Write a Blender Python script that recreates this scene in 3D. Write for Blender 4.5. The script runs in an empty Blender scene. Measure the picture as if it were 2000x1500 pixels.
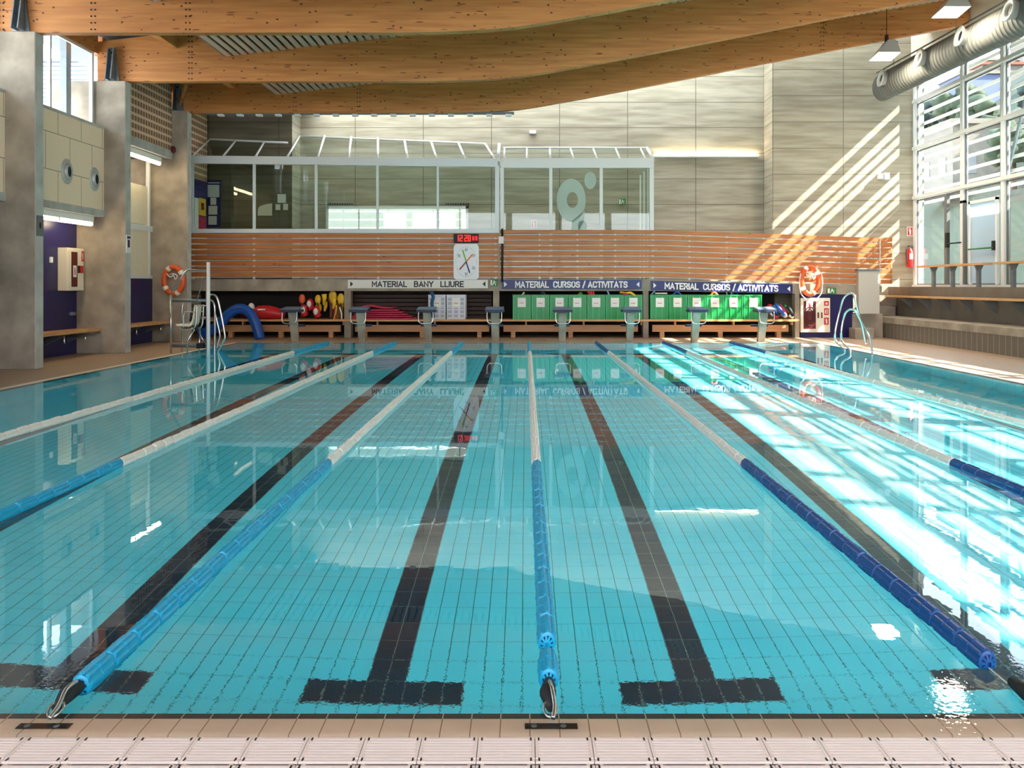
import bpy, bmesh, math, random
from mathutils import Vector, Matrix
random.seed(7)
sc = bpy.context.scene
COL = sc.collection
PI = math.pi

# ------------------------------------------------------------------ camera
# lane direction = +Y, water surface = z 0; optical axis level, frame shifted
H = 2.17; F = 1500.0; VX = 1027.0; VY = 557.0
cam_d = bpy.data.cameras.new('camera'); cam = bpy.data.objects.new('camera', cam_d); COL.objects.link(cam)
cam.location = (0, 0, H); cam.rotation_euler = (PI / 2, 0, 0)
cam_d.sensor_width = 36; cam_d.lens = 27
cam_d.shift_x = -(VX - 1000) / 2000; cam_d.shift_y = (VY - 750) / 2000
cam_d.clip_start = .05; cam_d.clip_end = 2000
sc.camera = cam

# ------------------------------------------------------------------ sky, sun, exposure
world = bpy.data.worlds.new('world'); sc.world = world; world.use_nodes = True
wn = world.node_tree; bg = wn.nodes['Background']
tc = wn.nodes.new('ShaderNodeTexCoord'); sx = wn.nodes.new('ShaderNodeSeparateXYZ')
cr = wn.nodes.new('ShaderNodeValToRGB')
wn.links.new(tc.outputs['Generated'], sx.inputs[0]); wn.links.new(sx.outputs['Z'], cr.inputs[0])
wn.links.new(cr.outputs[0], bg.inputs[0])
cr.color_ramp.elements[0].position = 0.0; cr.color_ramp.elements[0].color = (.93, .95, 1, 1)
cr.color_ramp.elements[1].position = .8; cr.color_ramp.elements[1].color = (.55, .75, 1, 1)
bg.inputs[1].default_value = 3.2
sun_d = bpy.data.lights.new('sun', 'SUN'); sun_d.energy = 12; sun_d.angle = math.radians(.53); sun_d.color = (1, .93, .82)
sun = bpy.data.objects.new('sun', sun_d); COL.objects.link(sun)
sun.location = (60, -10, 60)
sun.rotation_euler = Vector((-1, .35, -.926)).to_track_quat('-Z', 'Y').to_euler()
sun_d.cycles.is_caustics_light = True
sc.view_settings.view_transform = 'Standard'; sc.view_settings.look = 'None'
sc.view_settings.exposure = 1.6; sc.view_settings.gamma = 1; sc.view_settings.use_curve_mapping = False
sc.cycles.use_denoising = True
sc.cycles.max_bounces = 10; sc.cycles.diffuse_bounces = 5; sc.cycles.glossy_bounces = 5
sc.cycles.transmission_bounces = 6; sc.cycles.transparent_max_bounces = 24
sc.cycles.sample_clamp_indirect = 8

# ------------------------------------------------------------------ helpers
def W(px, py, D):
    return Vector(((px - VX) * D / F, D, H + (VY - py) * D / F))
def wx(px, D): return (px - VX) * D / F
def wz(py, D): return H + (VY - py) * D / F

def tag(o, label=None, cat=None, group=None, kind=None):
    if label: o['label'] = label
    if cat: o['category'] = cat
    if group: o['group'] = group
    if kind: o['kind'] = kind
    return o
def thing(name, label, cat, loc=(0, 0, 0), group=None):
    o = bpy.data.objects.new(name, None); COL.objects.link(o); o.location = loc
    o.empty_display_size = .1
    return tag(o, label, cat, group)
def copy_tree(o, parent=None):
    c = o.copy(); COL.objects.link(c)
    if parent: c.parent = parent
    for ch in list(o.children): copy_tree(ch, c)
    return c

class MB:
    """collects shapes in world coordinates"""
    def __init__(s): s.v = []; s.f = []; s.mi = []; s.cur = 0; s.sm = []; s.smooth = False
    def _f(s, f): s.f.append(f); s.mi.append(s.cur); s.sm.append(s.smooth)
    def box(s, x0, x1, y0, y1, z0, z1, M=None):
        b = len(s.v)
        for z in (z0, z1):
            for p in ((x0, y0), (x1, y0), (x1, y1), (x0, y1)):
                q = Vector((p[0], p[1], z)); s.v.append(M @ q if M else q)
        for f in ((3, 2, 1, 0), (4, 5, 6, 7), (0, 1, 5, 4), (1, 2, 6, 5), (2, 3, 7, 6), (3, 0, 4, 7)):
            s._f(tuple(b + i for i in f))
        return s
    def quad(s, *p):
        b = len(s.v); s.v += [Vector(q) for q in p]; s._f(tuple(range(b, b + len(p)))); return s
    def prism(s, poly, d, off):
        """poly: list of 3D points (planar); extruded by vector off"""
        b = len(s.v); n = len(poly); off = Vector(off)
        s.v += [Vector(p) for p in poly] + [Vector(p) + off for p in poly]
        s._f(tuple(b + i for i in range(n))[::-1]); s._f(tuple(b + n + i for i in range(n)))
        for i in range(n):
            j = (i + 1) % n; s._f((b + i, b + j, b + n + j, b + n + i))
        return s
    def strip(s, top, bot, off):
        """thick ribbon between two polylines of equal length, extruded by off"""
        n = len(top); off = Vector(off); b = len(s.v)
        for t, u in zip(top, bot):
            t = Vector(t); u = Vector(u); s.v += [t, u, u + off, t + off]
        for i in range(n - 1):
            a = b + 4 * i; c = a + 4
            for k in range(4):
                s._f((a + k, a + (k + 1) % 4, c + (k + 1) % 4, c + k))
        s._f((b, b + 3, b + 2, b + 1)); e = b + 4 * (n - 1); s._f((e, e + 1, e + 2, e + 3))
        return s
    def tube(s, pts, r, n=8, rz=None, cap=True, closed=False):
        """swept tube; r may be list; rz = vertical radius (world z) for elliptical sections"""
        pts = [Vector(p) for p in pts]; m = len(pts); b = len(s.v); old = s.smooth; s.smooth = True
        up = None
        for i, p in enumerate(pts):
            if closed: t = pts[(i + 1) % m] - pts[i - 1]
            else: t = pts[min(i + 1, m - 1)] - pts[max(i - 1, 0)]
            t.normalize()
            if up is None:
                up = Vector((0, 0, 1)) if abs(t.z) < .9 else Vector((1, 0, 0))
            u = up - t * up.dot(t)
            if u.length < 1e-4: u = t.orthogonal()
            u.normalize(); w = t.cross(u); up = u
            ri = r[i] if isinstance(r, (list, tuple)) else r
            for k in range(n):
                a = 2 * PI * k / n; d = u * math.cos(a) * ri + w * math.sin(a) * ri
                if rz: d.z *= rz
                s.v.append(p + d)
        for i in range(m if closed else m - 1):
            i2 = (i + 1) % m
            for k in range(n):
                k2 = (k + 1) % n
                s._f((b + i * n + k, b + i * n + k2, b + i2 * n + k2, b + i2 * n + k))
        if cap and not closed:
            s.smooth = False
            s._f(tuple(b + k for k in range(n))[::-1]); s._f(tuple(b + (m - 1) * n + k for k in range(n)))
        s.smooth = old
        return s
    def ball(s, c, rx, ry, rz, n=10, m=7):
        b = len(s.v); c = Vector(c); old = s.smooth; s.smooth = True
        for j in range(m + 1):
            th = PI * j / m
            for i in range(n):
                a = 2 * PI * i / n
                s.v.append(c + Vector((rx * math.sin(th) * math.cos(a), ry * math.sin(th) * math.sin(a), rz * math.cos(th))))
        for j in range(m):
            for i in range(n):
                i2 = (i + 1) % n
                s._f((b + j * n + i, b + (j + 1) * n + i, b + (j + 1) * n + i2, b + j * n + i2))
        s.smooth = old
        return s
    def lathe(s, c, axis, prof, n=24, sx=1, sz=1):
        """axis 'y' or 'x' or 'z'; prof = [(along, radius)]; radii scaled (sx, sz)"""
        b = len(s.v); c = Vector(c); old = s.smooth; s.smooth = True
        for (a, r) in prof:
            for i in range(n):
                t = 2 * PI * i / n; p, q = r * math.cos(t) * sx, r * math.sin(t) * sz
                d = {'y': Vector((p, a, q)), 'x': Vector((a, p, q)), 'z': Vector((p, q, a))}[axis]
                s.v.append(c + d)
        for j in range(len(prof) - 1):
            for i in range(n):
                i2 = (i + 1) % n
                s._f((b + j * n + i, b + j * n + i2, b + (j + 1) * n + i2, b + (j + 1) * n + i))
        s.smooth = old
        return s
    def build(s, name, mats, parent=None, bevel=0, recalc=True):
        if not isinstance(mats, (list, tuple)): mats = [mats]
        if parent is not None:
            org = Vector(parent.location)
            q = parent.parent
            while q is not None: org += Vector(q.location); q = q.parent
            O = org
        else:
            xs = [v.x for v in s.v]; ys = [v.y for v in s.v]; zs = [v.z for v in s.v]
            O = Vector(((min(xs) + max(xs)) / 2, (min(ys) + max(ys)) / 2, min(zs)))
        me = bpy.data.meshes.new(name)
        me.from_pydata([tuple(v - O) for v in s.v], [], s.f)
        for m in mats: me.materials.append(m)
        for p, mi, sm in zip(me.polygons, s.mi, s.sm): p.material_index = mi; p.use_smooth = sm
        if recalc:
            bm = bmesh.new(); bm.from_mesh(me)
            bmesh.ops.recalc_face_normals(bm, faces=bm.faces); bm.to_mesh(me); bm.free()
        o = bpy.data.objects.new(name, me); COL.objects.link(o)
        if parent is not None: o.parent = parent
        else: o.location = O
        if bevel:
            bv = o.modifiers.new('bevel', 'BEVEL'); bv.width = bevel; bv.segments = 2; bv.limit_method = 'ANGLE'
        return o
def box(x0, x1, y0, y1, z0, z1): return MB().box(x0, x1, y0, y1, z0, z1)
def struct(o): o['kind'] = 'structure'; return o

def smooth_path(pts, k=6):
    """Catmull-Rom"""
    P = [Vector(p) for p in pts]; out = []
    for i in range(len(P) - 1):
        a = P[max(i - 1, 0)]; b = P[i]; c = P[i + 1]; d = P[min(i + 2, len(P) - 1)]
        for j in range(k):
            t = j / k
            out.append(.5 * ((2 * b) + (c - a) * t + (2 * a - 5 * b + 4 * c - d) * t * t + (3 * b - a - 3 * c + d) * t ** 3))
    out.append(P[-1]); return out

def text_mesh(s, x0, x1, z0, z1, y, mb, bold=.0, normal='-y'):
    """lettering as flat mesh fitted in a box, facing the pool (-Y); normal '+x' uses x as y"""
    cu = bpy.data.curves.new('t', 'FONT'); cu.body = s; cu.size = 1; cu.offset = bold * .5; cu.resolution_u = 3
    ob = bpy.data.objects.new('t', cu); COL.objects.link(ob)
    dg = bpy.context.evaluated_depsgraph_get(); me = bpy.data.meshes.new_from_object(ob.evaluated_get(dg))
    xs = [v.co.x for v in me.vertices]; ys = [v.co.y for v in me.vertices]
    ax, bx, ay, by = min(xs), max(xs), min(ys), max(ys); b = len(mb.v)
    for v in me.vertices:
        u = x0 + (v.co.x - ax) / (bx - ax) * (x1 - x0); w = z0 + (v.co.y - ay) / (by - ay) * (z1 - z0)
        mb.v.append(Vector((u, y, w)) if normal == '-y' else Vector((y, u, w)))
    for p in me.polygons: mb._f(tuple(b + i for i in p.vertices))
    bpy.data.objects.remove(ob); bpy.data.curves.remove(cu); bpy.data.meshes.remove(me)
    return mb

GL = {'A': (.62, [[(0, 0), (.31, 1), (.62, 0)], [(.12, .3), (.5, .3)]]), 'B': (.56, [[(0, 0), (0, 1), (.36, 1), (.5, .88), (.5, .64), (.36, .53), (.02, .53)], [(.36, .53), (.54, .42), (.54, .12), (.38, 0), (0, 0)]]),
      'C': (.55, [[(.55, .76), (.5, .92), (.36, 1), (.2, 1), (.05, .9), (0, .74), (0, .26), (.05, .1), (.2, 0), (.36, 0), (.5, .08), (.55, .24)]]), 'E': (.5, [[(.5, 1), (0, 1), (0, 0), (.5, 0)], [(0, .51), (.42, .51)]]),
      'I': (0, [[(0, 0), (0, 1)]]), 'L': (.46, [[(0, 1), (0, 0), (.46, 0)]]), 'M': (.7, [[(0, 0), (0, 1), (.35, .35), (.7, 1), (.7, 0)]]), 'N': (.58, [[(0, 0), (0, 1), (.58, 0), (.58, 1)]]),
      'O': (.56, [[(.28, 1), (.14, .97), (.03, .86), (0, .72), (0, .28), (.03, .14), (.14, .03), (.28, 0), (.42, .03), (.53, .14), (.56, .28), (.56, .72), (.53, .86), (.42, .97), (.27, 1)]]),
      'R': (.56, [[(0, 0), (0, 1), (.36, 1), (.52, .88), (.52, .6), (.36, .48), (0, .48)], [(.28, .48), (.56, 0)]]),
      'S': (.54, [[(.52, .82), (.42, .95), (.28, 1), (.12, .97), (.02, .84), (.02, .66), (.12, .56), (.42, .46), (.53, .34), (.53, .16), (.42, .04), (.26, 0), (.1, .04), (0, .18)]]),
      'T': (.56, [[(0, 1), (.56, 1)], [(.28, 1), (.28, 0)]]), 'U': (.56, [[(0, 1), (0, .26), (.05, .1), (.18, 0), (.38, 0), (.51, .1), (.56, .26), (.56, 1)]]), 'V': (.6, [[(0, 1), (.3, 0), (.6, 1)]]),
      'Y': (.6, [[(0, 1), (.3, .5), (.6, 1)], [(.3, .5), (.3, 0)]]), '/': (.36, [[(0, -.08), (.36, 1.1)]]), ' ': (.12, [])}
def sign_letters(s, x0, x1, z0, z1, y, mb, t=.19):
    """condensed sans capitals cut from ribbons"""
    tot = sum(GL[c][0] + .24 for c in s) - .24; kx = (x1 - x0) / tot; kz = z1 - z0; th = t * kz / 2
    x = x0; n = 0
    for c in s:
        w, st = GL[c]
        for q in st:
            P = [Vector((x + a * kx, 0, z0 + th + b_ * (kz - 2 * th))) for a, b_ in q]; L, R_ = [], []
            for i, p in enumerate(P):
                d0 = (p - P[i - 1]).normalized() if i else (P[1] - p).normalized(); d1 = (P[i + 1] - p).normalized() if i < len(P) - 1 else d0
                if i == 0: p = p - d1 * th * .98
                if i == len(P) - 1: p = p + d0 * th * .98
                d = d0 + d1; d = d.normalized() if d.length > .05 else d0
                m_ = 1 / max(.45, d.dot(d1)); nrm = Vector((-d.z, 0, d.x)) * th * m_; L.append(p + nrm); R_.append(p - nrm)
            yy = y - .0012 * (n % 3); n += 1
            for i in range(len(P) - 1):
                mb.quad(*[Vector((v.x, yy, v.z)) for v in (R_[i], R_[i + 1], L[i + 1], L[i])])
        x += (w + .24) * kx
    return mb

# ------------------------------------------------------------------ materials
def hexc(r, g, b):
    f = lambda c: (c / 255 / 12.92) if c / 255 <= .04045 else ((c / 255 + .055) / 1.055) ** 2.4
    return (f(r), f(g), f(b), 1)
def mat(name, rgb, rough=.5, metal=0, noise=0, nscale=3, stretch=(1, 1, 1), bump=0, spec=.5, coords='Object', rgb2=None, detail=5):
    m = bpy.data.materials.new(name); m.use_nodes = True; nt = m.node_tree; b = nt.nodes['Principled BSDF']
    c = hexc(*rgb)
    b.inputs['Base Color'].default_value = c; b.inputs['Roughness'].default_value = rough
    b.inputs['Metallic'].default_value = metal; b.inputs['Specular IOR Level'].default_value = spec
    if noise or rgb2 or bump:
        if coords == 'World': g = nt.nodes.new('ShaderNodeNewGeometry'); out = g.outputs['Position']
        else: g = nt.nodes.new('ShaderNodeTexCoord'); out = g.outputs['Object']
        mp = nt.nodes.new('ShaderNodeMapping'); mp.inputs['Scale'].default_value = stretch
        n = nt.nodes.new('ShaderNodeTexNoise'); n.inputs['Scale'].default_value = nscale; n.inputs['Detail'].default_value = detail
        nt.links.new(out, mp.inputs[0]); nt.links.new(mp.outputs[0], n.inputs['Vector'])
        c2 = hexc(*rgb2) if rgb2 else tuple(min(1, x * (1 - noise)) for x in c[:3]) + (1,)
        c1 = c if rgb2 else tuple(min(1, x * (1 + noise)) for x in c[:3]) + (1,)
        r = nt.nodes.new('ShaderNodeValToRGB'); r.color_ramp.elements[0].position = .32; r.color_ramp.elements[1].position = .68
        r.color_ramp.elements[0].color = c2; r.color_ramp.elements[1].color = c1
        nt.links.new(n.outputs[0], r.inputs[0]); nt.links.new(r.outputs[0], b.inputs['Base Color'])
        if bump:
            u = nt.nodes.new('ShaderNodeBump'); u.inputs['Strength'].default_value = bump; u.inputs['Distance'].default_value = .02
            nt.links.new(n.outputs[0], u.inputs['Height']); nt.links.new(u.outputs[0], b.inputs['Normal'])
    return m
def col_socket(m):
    b = m.node_tree.nodes['Principled BSDF'].inputs['Base Color']
    return b
def add_grid(m, axes, seam, strength=1.0, stagger=None):
    """dark/light seam lines on world position. axes = [(axis, period, offset, width)]; stagger = (axis whose offset shifts, by rows of other axis)"""
    nt = m.node_tree; b = nt.nodes['Principled BSDF']; bc = b.inputs['Base Color']
    g = nt.nodes.new('ShaderNodeNewGeometry'); s = nt.nodes.new('ShaderNodeSeparateXYZ'); nt.links.new(g.outputs['Position'], s.inputs[0])
    def M(op, a, c=None, d=None):
        n = nt.nodes.new('ShaderNodeMath'); n.operation = op
        for i, v in enumerate((a, c, d)):
            if v is None: continue
            if isinstance(v, (int, float)): n.inputs[i].default_value = v
            else: nt.links.new(v, n.inputs[i])
        return n.outputs[0]
    tot = None; row = None
    if stagger is not None:
        ax, per, off, wd = axes[1 - stagger]
        row = M('FLOOR', M('DIVIDE', M('SUBTRACT', s.outputs[ax], off), per))
        row = M('MULTIPLY', M('PINGPONG', row, 1), .5)
    for i, (ax, per, off, wd) in enumerate(axes):
        t = M('DIVIDE', M('SUBTRACT', s.outputs[ax], off), per)
        if stagger == i: t = M('ADD', t, row)
        d = M('ABSOLUTE', M('SUBTRACT', M('FRACT', M('ADD', t, .5)), .5))
        l = M('LESS_THAN', d, wd / per / 2)
        tot = l if tot is None else M('MAXIMUM', tot, l)
    tot = M('MULTIPLY', tot, strength)
    mx = nt.nodes.new('ShaderNodeMix'); mx.data_type = 'RGBA'
    nt.links.new(tot, mx.inputs[0])
    if bc.links: nt.links.new(bc.links[0].from_socket, mx.inputs[6])
    else: mx.inputs[6].default_value = bc.default_value
    mx.inputs[7].default_value = hexc(*seam)
    nt.links.new(mx.outputs[2], bc)
    return m
def add_spots(m, rgb, scale=3, thr=.12, stretch=(1, 1, 1), coords='Object'):
    """knots: dark voronoi dots"""
    nt = m.node_tree; b = nt.nodes['Principled BSDF']; bc = b.inputs['Base Color']
    g = nt.nodes.new('ShaderNodeTexCoord'); mp = nt.nodes.new('ShaderNodeMapping'); mp.inputs['Scale'].default_value = stretch
    v = nt.nodes.new('ShaderNodeTexVoronoi'); v.inputs['Scale'].default_value = scale
    nt.links.new(g.outputs['Object'], mp.inputs[0]); nt.links.new(mp.outputs[0], v.inputs['Vector'])
    r = nt.nodes.new('ShaderNodeValToRGB'); r.color_ramp.elements[0].position = thr * .5; r.color_ramp.elements[1].position = thr
    r.color_ramp.elements[0].color = (1, 1, 1, 1); r.color_ramp.elements[1].color = (0, 0, 0, 1)
    nt.links.new(v.outputs['Distance'], r.inputs[0])
    sep = nt.nodes.new('ShaderNodeSeparateColor'); nt.links.new(v.outputs['Color'], sep.inputs[0])
    lt = nt.nodes.new('ShaderNodeMath'); lt.operation = 'LESS_THAN'; lt.inputs[1].default_value = .75; nt.links.new(sep.outputs[0], lt.inputs[0])
    mu = nt.nodes.new('ShaderNodeMath'); mu.operation = 'MULTIPLY'; nt.links.new(r.outputs[0], mu.inputs[0]); nt.links.new(lt.outputs[0], mu.inputs[1])
    mx = nt.nodes.new('ShaderNodeMix'); mx.data_type = 'RGBA'; nt.links.new(mu.outputs[0], mx.inputs[0])
    if bc.links: nt.links.new(bc.links[0].from_socket, mx.inputs[6])
    else: mx.inputs[6].default_value = bc.default_value
    mx.inputs[7].default_value = hexc(*rgb); nt.links.new(mx.outputs[2], bc)
    return m
def emis(name, rgb, s):
    m = bpy.data.materials.new(name); m.use_nodes = True; b = m.node_tree.nodes['Principled BSDF']
    b.inputs['Base Color'].default_value = hexc(*rgb); b.inputs['Emission Color'].default_value = hexc(*rgb)
    b.inputs['Emission Strength'].default_value = s; return m
def glass(name, tint=(1, 1, 1), ior=1.35, white=0.0, whitecol=(.8, .9, .88)):
    """thin pane: clear with fresnel reflection (and optionally a frosted film)"""
    m = bpy.data.materials.new(name); m.use_nodes = True; nt = m.node_tree
    nt.nodes.remove(nt.nodes['Principled BSDF']); out = nt.nodes['Material Output']
    t = nt.nodes.new('ShaderNodeBsdfTransparent'); t.inputs[0].default_value = (*tint, 1)
    g = nt.nodes.new('ShaderNodeBsdfGlossy'); g.inputs['Roughness'].default_value = 0.02; g.inputs['Color'].default_value = (1, 1, 1, 1)
    lw = nt.nodes.new('ShaderNodeLayerWeight'); lw.inputs[0].default_value = .5
    pw = nt.nodes.new('ShaderNodeMath'); pw.operation = 'POWER'; pw.inputs[1].default_value = 5; nt.links.new(lw.outputs['Facing'], pw.inputs[0])
    fr = nt.nodes.new('ShaderNodeMath'); fr.operation = 'MULTIPLY_ADD'; fr.inputs[1].default_value = .6; fr.inputs[2].default_value = .5 * ((ior - 1) / (ior + 1)) ** 2 * 2; nt.links.new(pw.outputs[0], fr.inputs[0])
    mx = nt.nodes.new('ShaderNodeMixShader'); nt.links.new(fr.outputs[0], mx.inputs[0]); nt.links.new(t.outputs[0], mx.inputs[1]); nt.links.new(g.outputs[0], mx.inputs[2])
    last = mx.outputs[0]
    if white:
        d = nt.nodes.new('ShaderNodeBsdfDiffuse'); d.inputs[0].default_value = (*whitecol, 1)
        tl = nt.nodes.new('ShaderNodeBsdfTranslucent'); tl.inputs[0].default_value = (*whitecol, 1)
        a = nt.nodes.new('ShaderNodeMixShader'); a.inputs[0].default_value = .5 if white < 1 else .88; nt.links.new(d.outputs[0], a.inputs[1]); nt.links.new(tl.outputs[0], a.inputs[2])
        b = nt.nodes.new('ShaderNodeMixShader'); b.inputs[0].default_value = white; nt.links.new(last, b.inputs[1]); nt.links.new(a.outputs[0], b.inputs[2]); last = b.outputs[0]
    nt.links.new(last, out.inputs[0]); return m

M = {}
M['concrete'] = mat('concrete', (158, 146, 130), .85, noise=.27, nscale=1.5, bump=.25, coords='World', detail=8)
M['concrete_edge'] = mat('concrete_edge', (185, 184, 178), .85, noise=.18, nscale=2.0, bump=.2, coords='World', detail=8)  # pale lips; on the fin sides this colour also carries the light
M['concrete_dark'] = mat('concrete_dark', (112, 104, 92), .85, noise=.15, nscale=1.5, coords='World')
M['panel'] = mat('concrete_panel', (176, 170, 152), .8, nscale=1.1, stretch=(.5, .5, 5), rgb2=(142, 136, 118), coords='World', detail=7)
add_grid(M['panel'], [('X', 3.13, -1.58, .035), ('Z', 1.175, 5.88, .03)], (105, 100, 88))
M['panel_near'] = mat('concrete_panel_near', (176, 168, 148), .8, nscale=1.1, stretch=(.5, .5, 5), rgb2=(146, 138, 118), coords='World', detail=7)
add_grid(M['panel_near'], [('X', 3.13, 14.1, .03), ('Z', 1.165, 5.92, .03)], (112, 106, 92))
M['panel_shaded'] = mat('concrete_panel_shaded', (112, 105, 86), .8, nscale=1.1, stretch=(.5, .5, 5), rgb2=(86, 80, 62), coords='World', detail=7)  # darker copy of the panel concrete, shade painted into the colour
add_grid(M['panel_shaded'], [('X', 3.13, -1.58, .03), ('Z', 1.165, 5.92, .03)], (70, 64, 50))
M['beige'] = mat('acoustic_panel', (255, 228, 198), .9, noise=.06, nscale=30, coords='World')
add_grid(M['beige'], [('Y', 1.15, .2, .022), ('Z', 1.06, 4.38, .022)], (165, 148, 118), stagger=0)
M['beige_plain'] = mat('beige_board', (222, 212, 188), .85, noise=.03, nscale=6)
M['brick'] = mat('hollow_brick', (140, 108, 80), .9, noise=.1, nscale=5, coords='World')
add_grid(M['brick'], [('Y', .19, 0, .045), ('Z', .2785, .03, .1)], (232, 196, 164))
M['brick2'] = M['brick']
M['bluetile'] = mat('navy_tile', (22, 20, 70), .3, noise=.1, nscale=12, coords='World')
add_grid(M['bluetile'], [('Y', .1, 0, .008), ('X', .1, 0, .008), ('Z', .1, 0, .008)], (40, 38, 96), .6)
M['deck'] = mat('deck_tile', (178, 150, 124), .45, noise=.06, nscale=4, coords='World')
add_grid(M['deck'], [('X', .6, .06, .012), ('Y', .3, .02, .012)], (158, 134, 112))
M['coping'] = mat('coping_tile', (222, 196, 170), .3, noise=.05, nscale=3, coords='World')
add_grid(M['coping'], [('X', .146, .02, .006)], (150, 122, 96))
M['lip'] = mat('pale_lip', (236, 226, 210), .4)  # cream puts the highlight along the coping into the colour
M['darklip'] = mat('dark_edge_tile', (70, 62, 58), .4)
add_grid(M['darklip'], [('X', .146, .02, .006)], (200, 190, 170))
M['pool'] = mat('pool_tile', (112, 242, 255), .35, nscale=.8, rgb2=(102, 236, 253), coords='World')
M['poolwall'] = mat('pool_wall_tile', (128, 222, 234), .35)
M['lane'] = mat('lane_tile', (36, 46, 66), .35, noise=.1, nscale=6, coords='World')
M['timber'] = mat('glulam', (204, 138, 74), .55, nscale=1.0, stretch=(.6, 2, 9), rgb2=(176, 112, 56), coords='World', detail=6)
add_grid(M['timber'], [('Z', .21, .02, .008)], (150, 90, 45), .5)
add_spots(M['timber'], (80, 40, 18), 4.6, .17, (.8, 1, 1.2))
add_spots(M['timber'], (120, 66, 30), 3.1, .2, (.45, 1, 3))
M['slat'] = mat('stained_slat', (196, 124, 66), .5, nscale=1.2, stretch=(.8, 2, 9), rgb2=(168, 96, 48))
add_spots(M['slat'], (80, 44, 20), 2.2, .1, (.6, 1, 2))
M['darkslat'] = mat('dark_slat', (66, 44, 34), .6, noise=.1, nscale=4)
M['soffit'] = mat('soffit_slat', (196, 170, 148), .7, noise=.1, nscale=2, stretch=(3, .3, 1))
M['black'] = mat('black', (14, 14, 15), .6)
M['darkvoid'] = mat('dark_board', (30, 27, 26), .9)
M['bench'] = mat('bench_wood', (206, 156, 104), .45, noise=.12, nscale=2, stretch=(1, 1, 6))
M['benchbox'] = mat('bench_board', (190, 138, 92), .5, noise=.14, nscale=1.5, stretch=(.7, 1, 6))
M['steel'] = mat('stainless', (205, 208, 208), .22, 1)
M['galv'] = mat('galvanised', (128, 138, 144), .5, .7, noise=.1, nscale=6)
M['white'] = mat('white_paint', (232, 234, 234), .4)
M['frame'] = mat('pale_frame', (218, 224, 224), .4)
M['wframe'] = mat('white_mullion', (226, 228, 224), .45)
M['cream'] = mat('cream_metal', (236, 226, 204), .4)
M['grey'] = mat('light_grey_panel', (196, 190, 178), .5)
M['greydark'] = mat('grey_metal', (110, 112, 112), .5)
M['duct'] = mat('duct_metal', (112, 114, 110), .65, 0, spec=.3)
M['ductring'] = mat('vent_metal', (190, 192, 188), .4, .3)
M['red'] = mat('red', (200, 30, 34), .4)
M['darkred'] = mat('dark_red', (96, 22, 24), .5)
M['green'] = mat('green_plastic', (12, 138, 64), .35)
M['greenrib'] = mat('green_rib', (40, 182, 100), .35)
M['greendark'] = mat('green_slot', (12, 122, 58), .45)
M['exitgreen'] = mat('exit_green', (30, 120, 60), .5)
M['paper'] = mat('paper', (236, 232, 224), .7)
M['ink'] = mat('ink', (44, 44, 56), .6)
M['labelpink'] = mat('pale_red_print', (222, 150, 150), .7)
M['navy'] = mat('navy_sign', (14, 28, 100), .4)
M['orange'] = mat('orange_plastic', (226, 96, 44), .4)
M['blueplastic'] = mat('blue_float', (8, 158, 200), .35)
M['navyplastic'] = mat('navy_float', (10, 74, 140), .35)
M['floatdark'] = mat('float_core', (6, 42, 84), .5)
M['whiteplastic'] = mat('white_float', (236, 230, 220), .35)
M['foamblue'] = mat('blue_foam', (10, 76, 166), .45, noise=.1, nscale=5)
M['yellow'] = mat('yellow', (236, 190, 40), .45)
M['pink'] = mat('raspberry_foam', (196, 40, 78), .6)
M['blockgrey'] = mat('block_top', (92, 110, 128), .6)
M['blockside'] = mat('block_side', (34, 42, 74), .5)
M['crate_white'] = mat('crate_white', (214, 214, 220), .4)
M['grate'] = mat('grate_plastic', (232, 214, 204), .45)
M['glass'] = glass('clear_glass', (.93, .96, .95))
M['glassgreen'] = glass('greenish_glass', (.8, .86, .82), 1.4)
M['film'] = glass('frosted_film', (.8, .86, .82), 1.4, .75, (.62, .76, .72))
M['skylight'] = glass('opal_sheet', (.9, .95, 1), 1.3, 1.0, (.96, .97, .98))
M['frosted'] = glass('frosted_glass', (.85, .92, .98), 1.3, .6, (.72, .82, .9))
M['tube'] = emis('lit_tube', (255, 232, 190), 9)
M['lamp'] = emis('lamp_face', (255, 236, 200), 14)
M['led'] = emis('red_digits', (230, 50, 45), .25)
M['rubber'] = mat('rubber', (26, 26, 28), .7)
M['leaf'] = mat('foliage', (38, 50, 28), .9, noise=.35, nscale=2)
M['leafblue'] = mat('foliage_blue', (34, 48, 44), .9, noise=.3, nscale=2)
M['hill'] = mat('hillside', (58, 62, 44), .95, noise=.25, nscale=.12, coords='World')
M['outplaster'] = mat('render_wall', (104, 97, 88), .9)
M['plaster'] = mat('plaster', (232, 224, 208), .9, noise=.05, nscale=1)
M['roof'] = mat('roof_tile', (120, 62, 42), .9)
M['terrace'] = mat('terrace_wall', (214, 202, 172), .9, noise=.05, nscale=1)
add_grid(M['terrace'], [('Z', .6, 2.2, .05)], (180, 168, 138))  # stripes of louvre shade painted into the wall colour
M['siding'] = mat('corrugated_siding', (150, 166, 190), .5)
add_grid(M['siding'], [('Z', .23, 0, .06)], (56, 74, 104))

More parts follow.
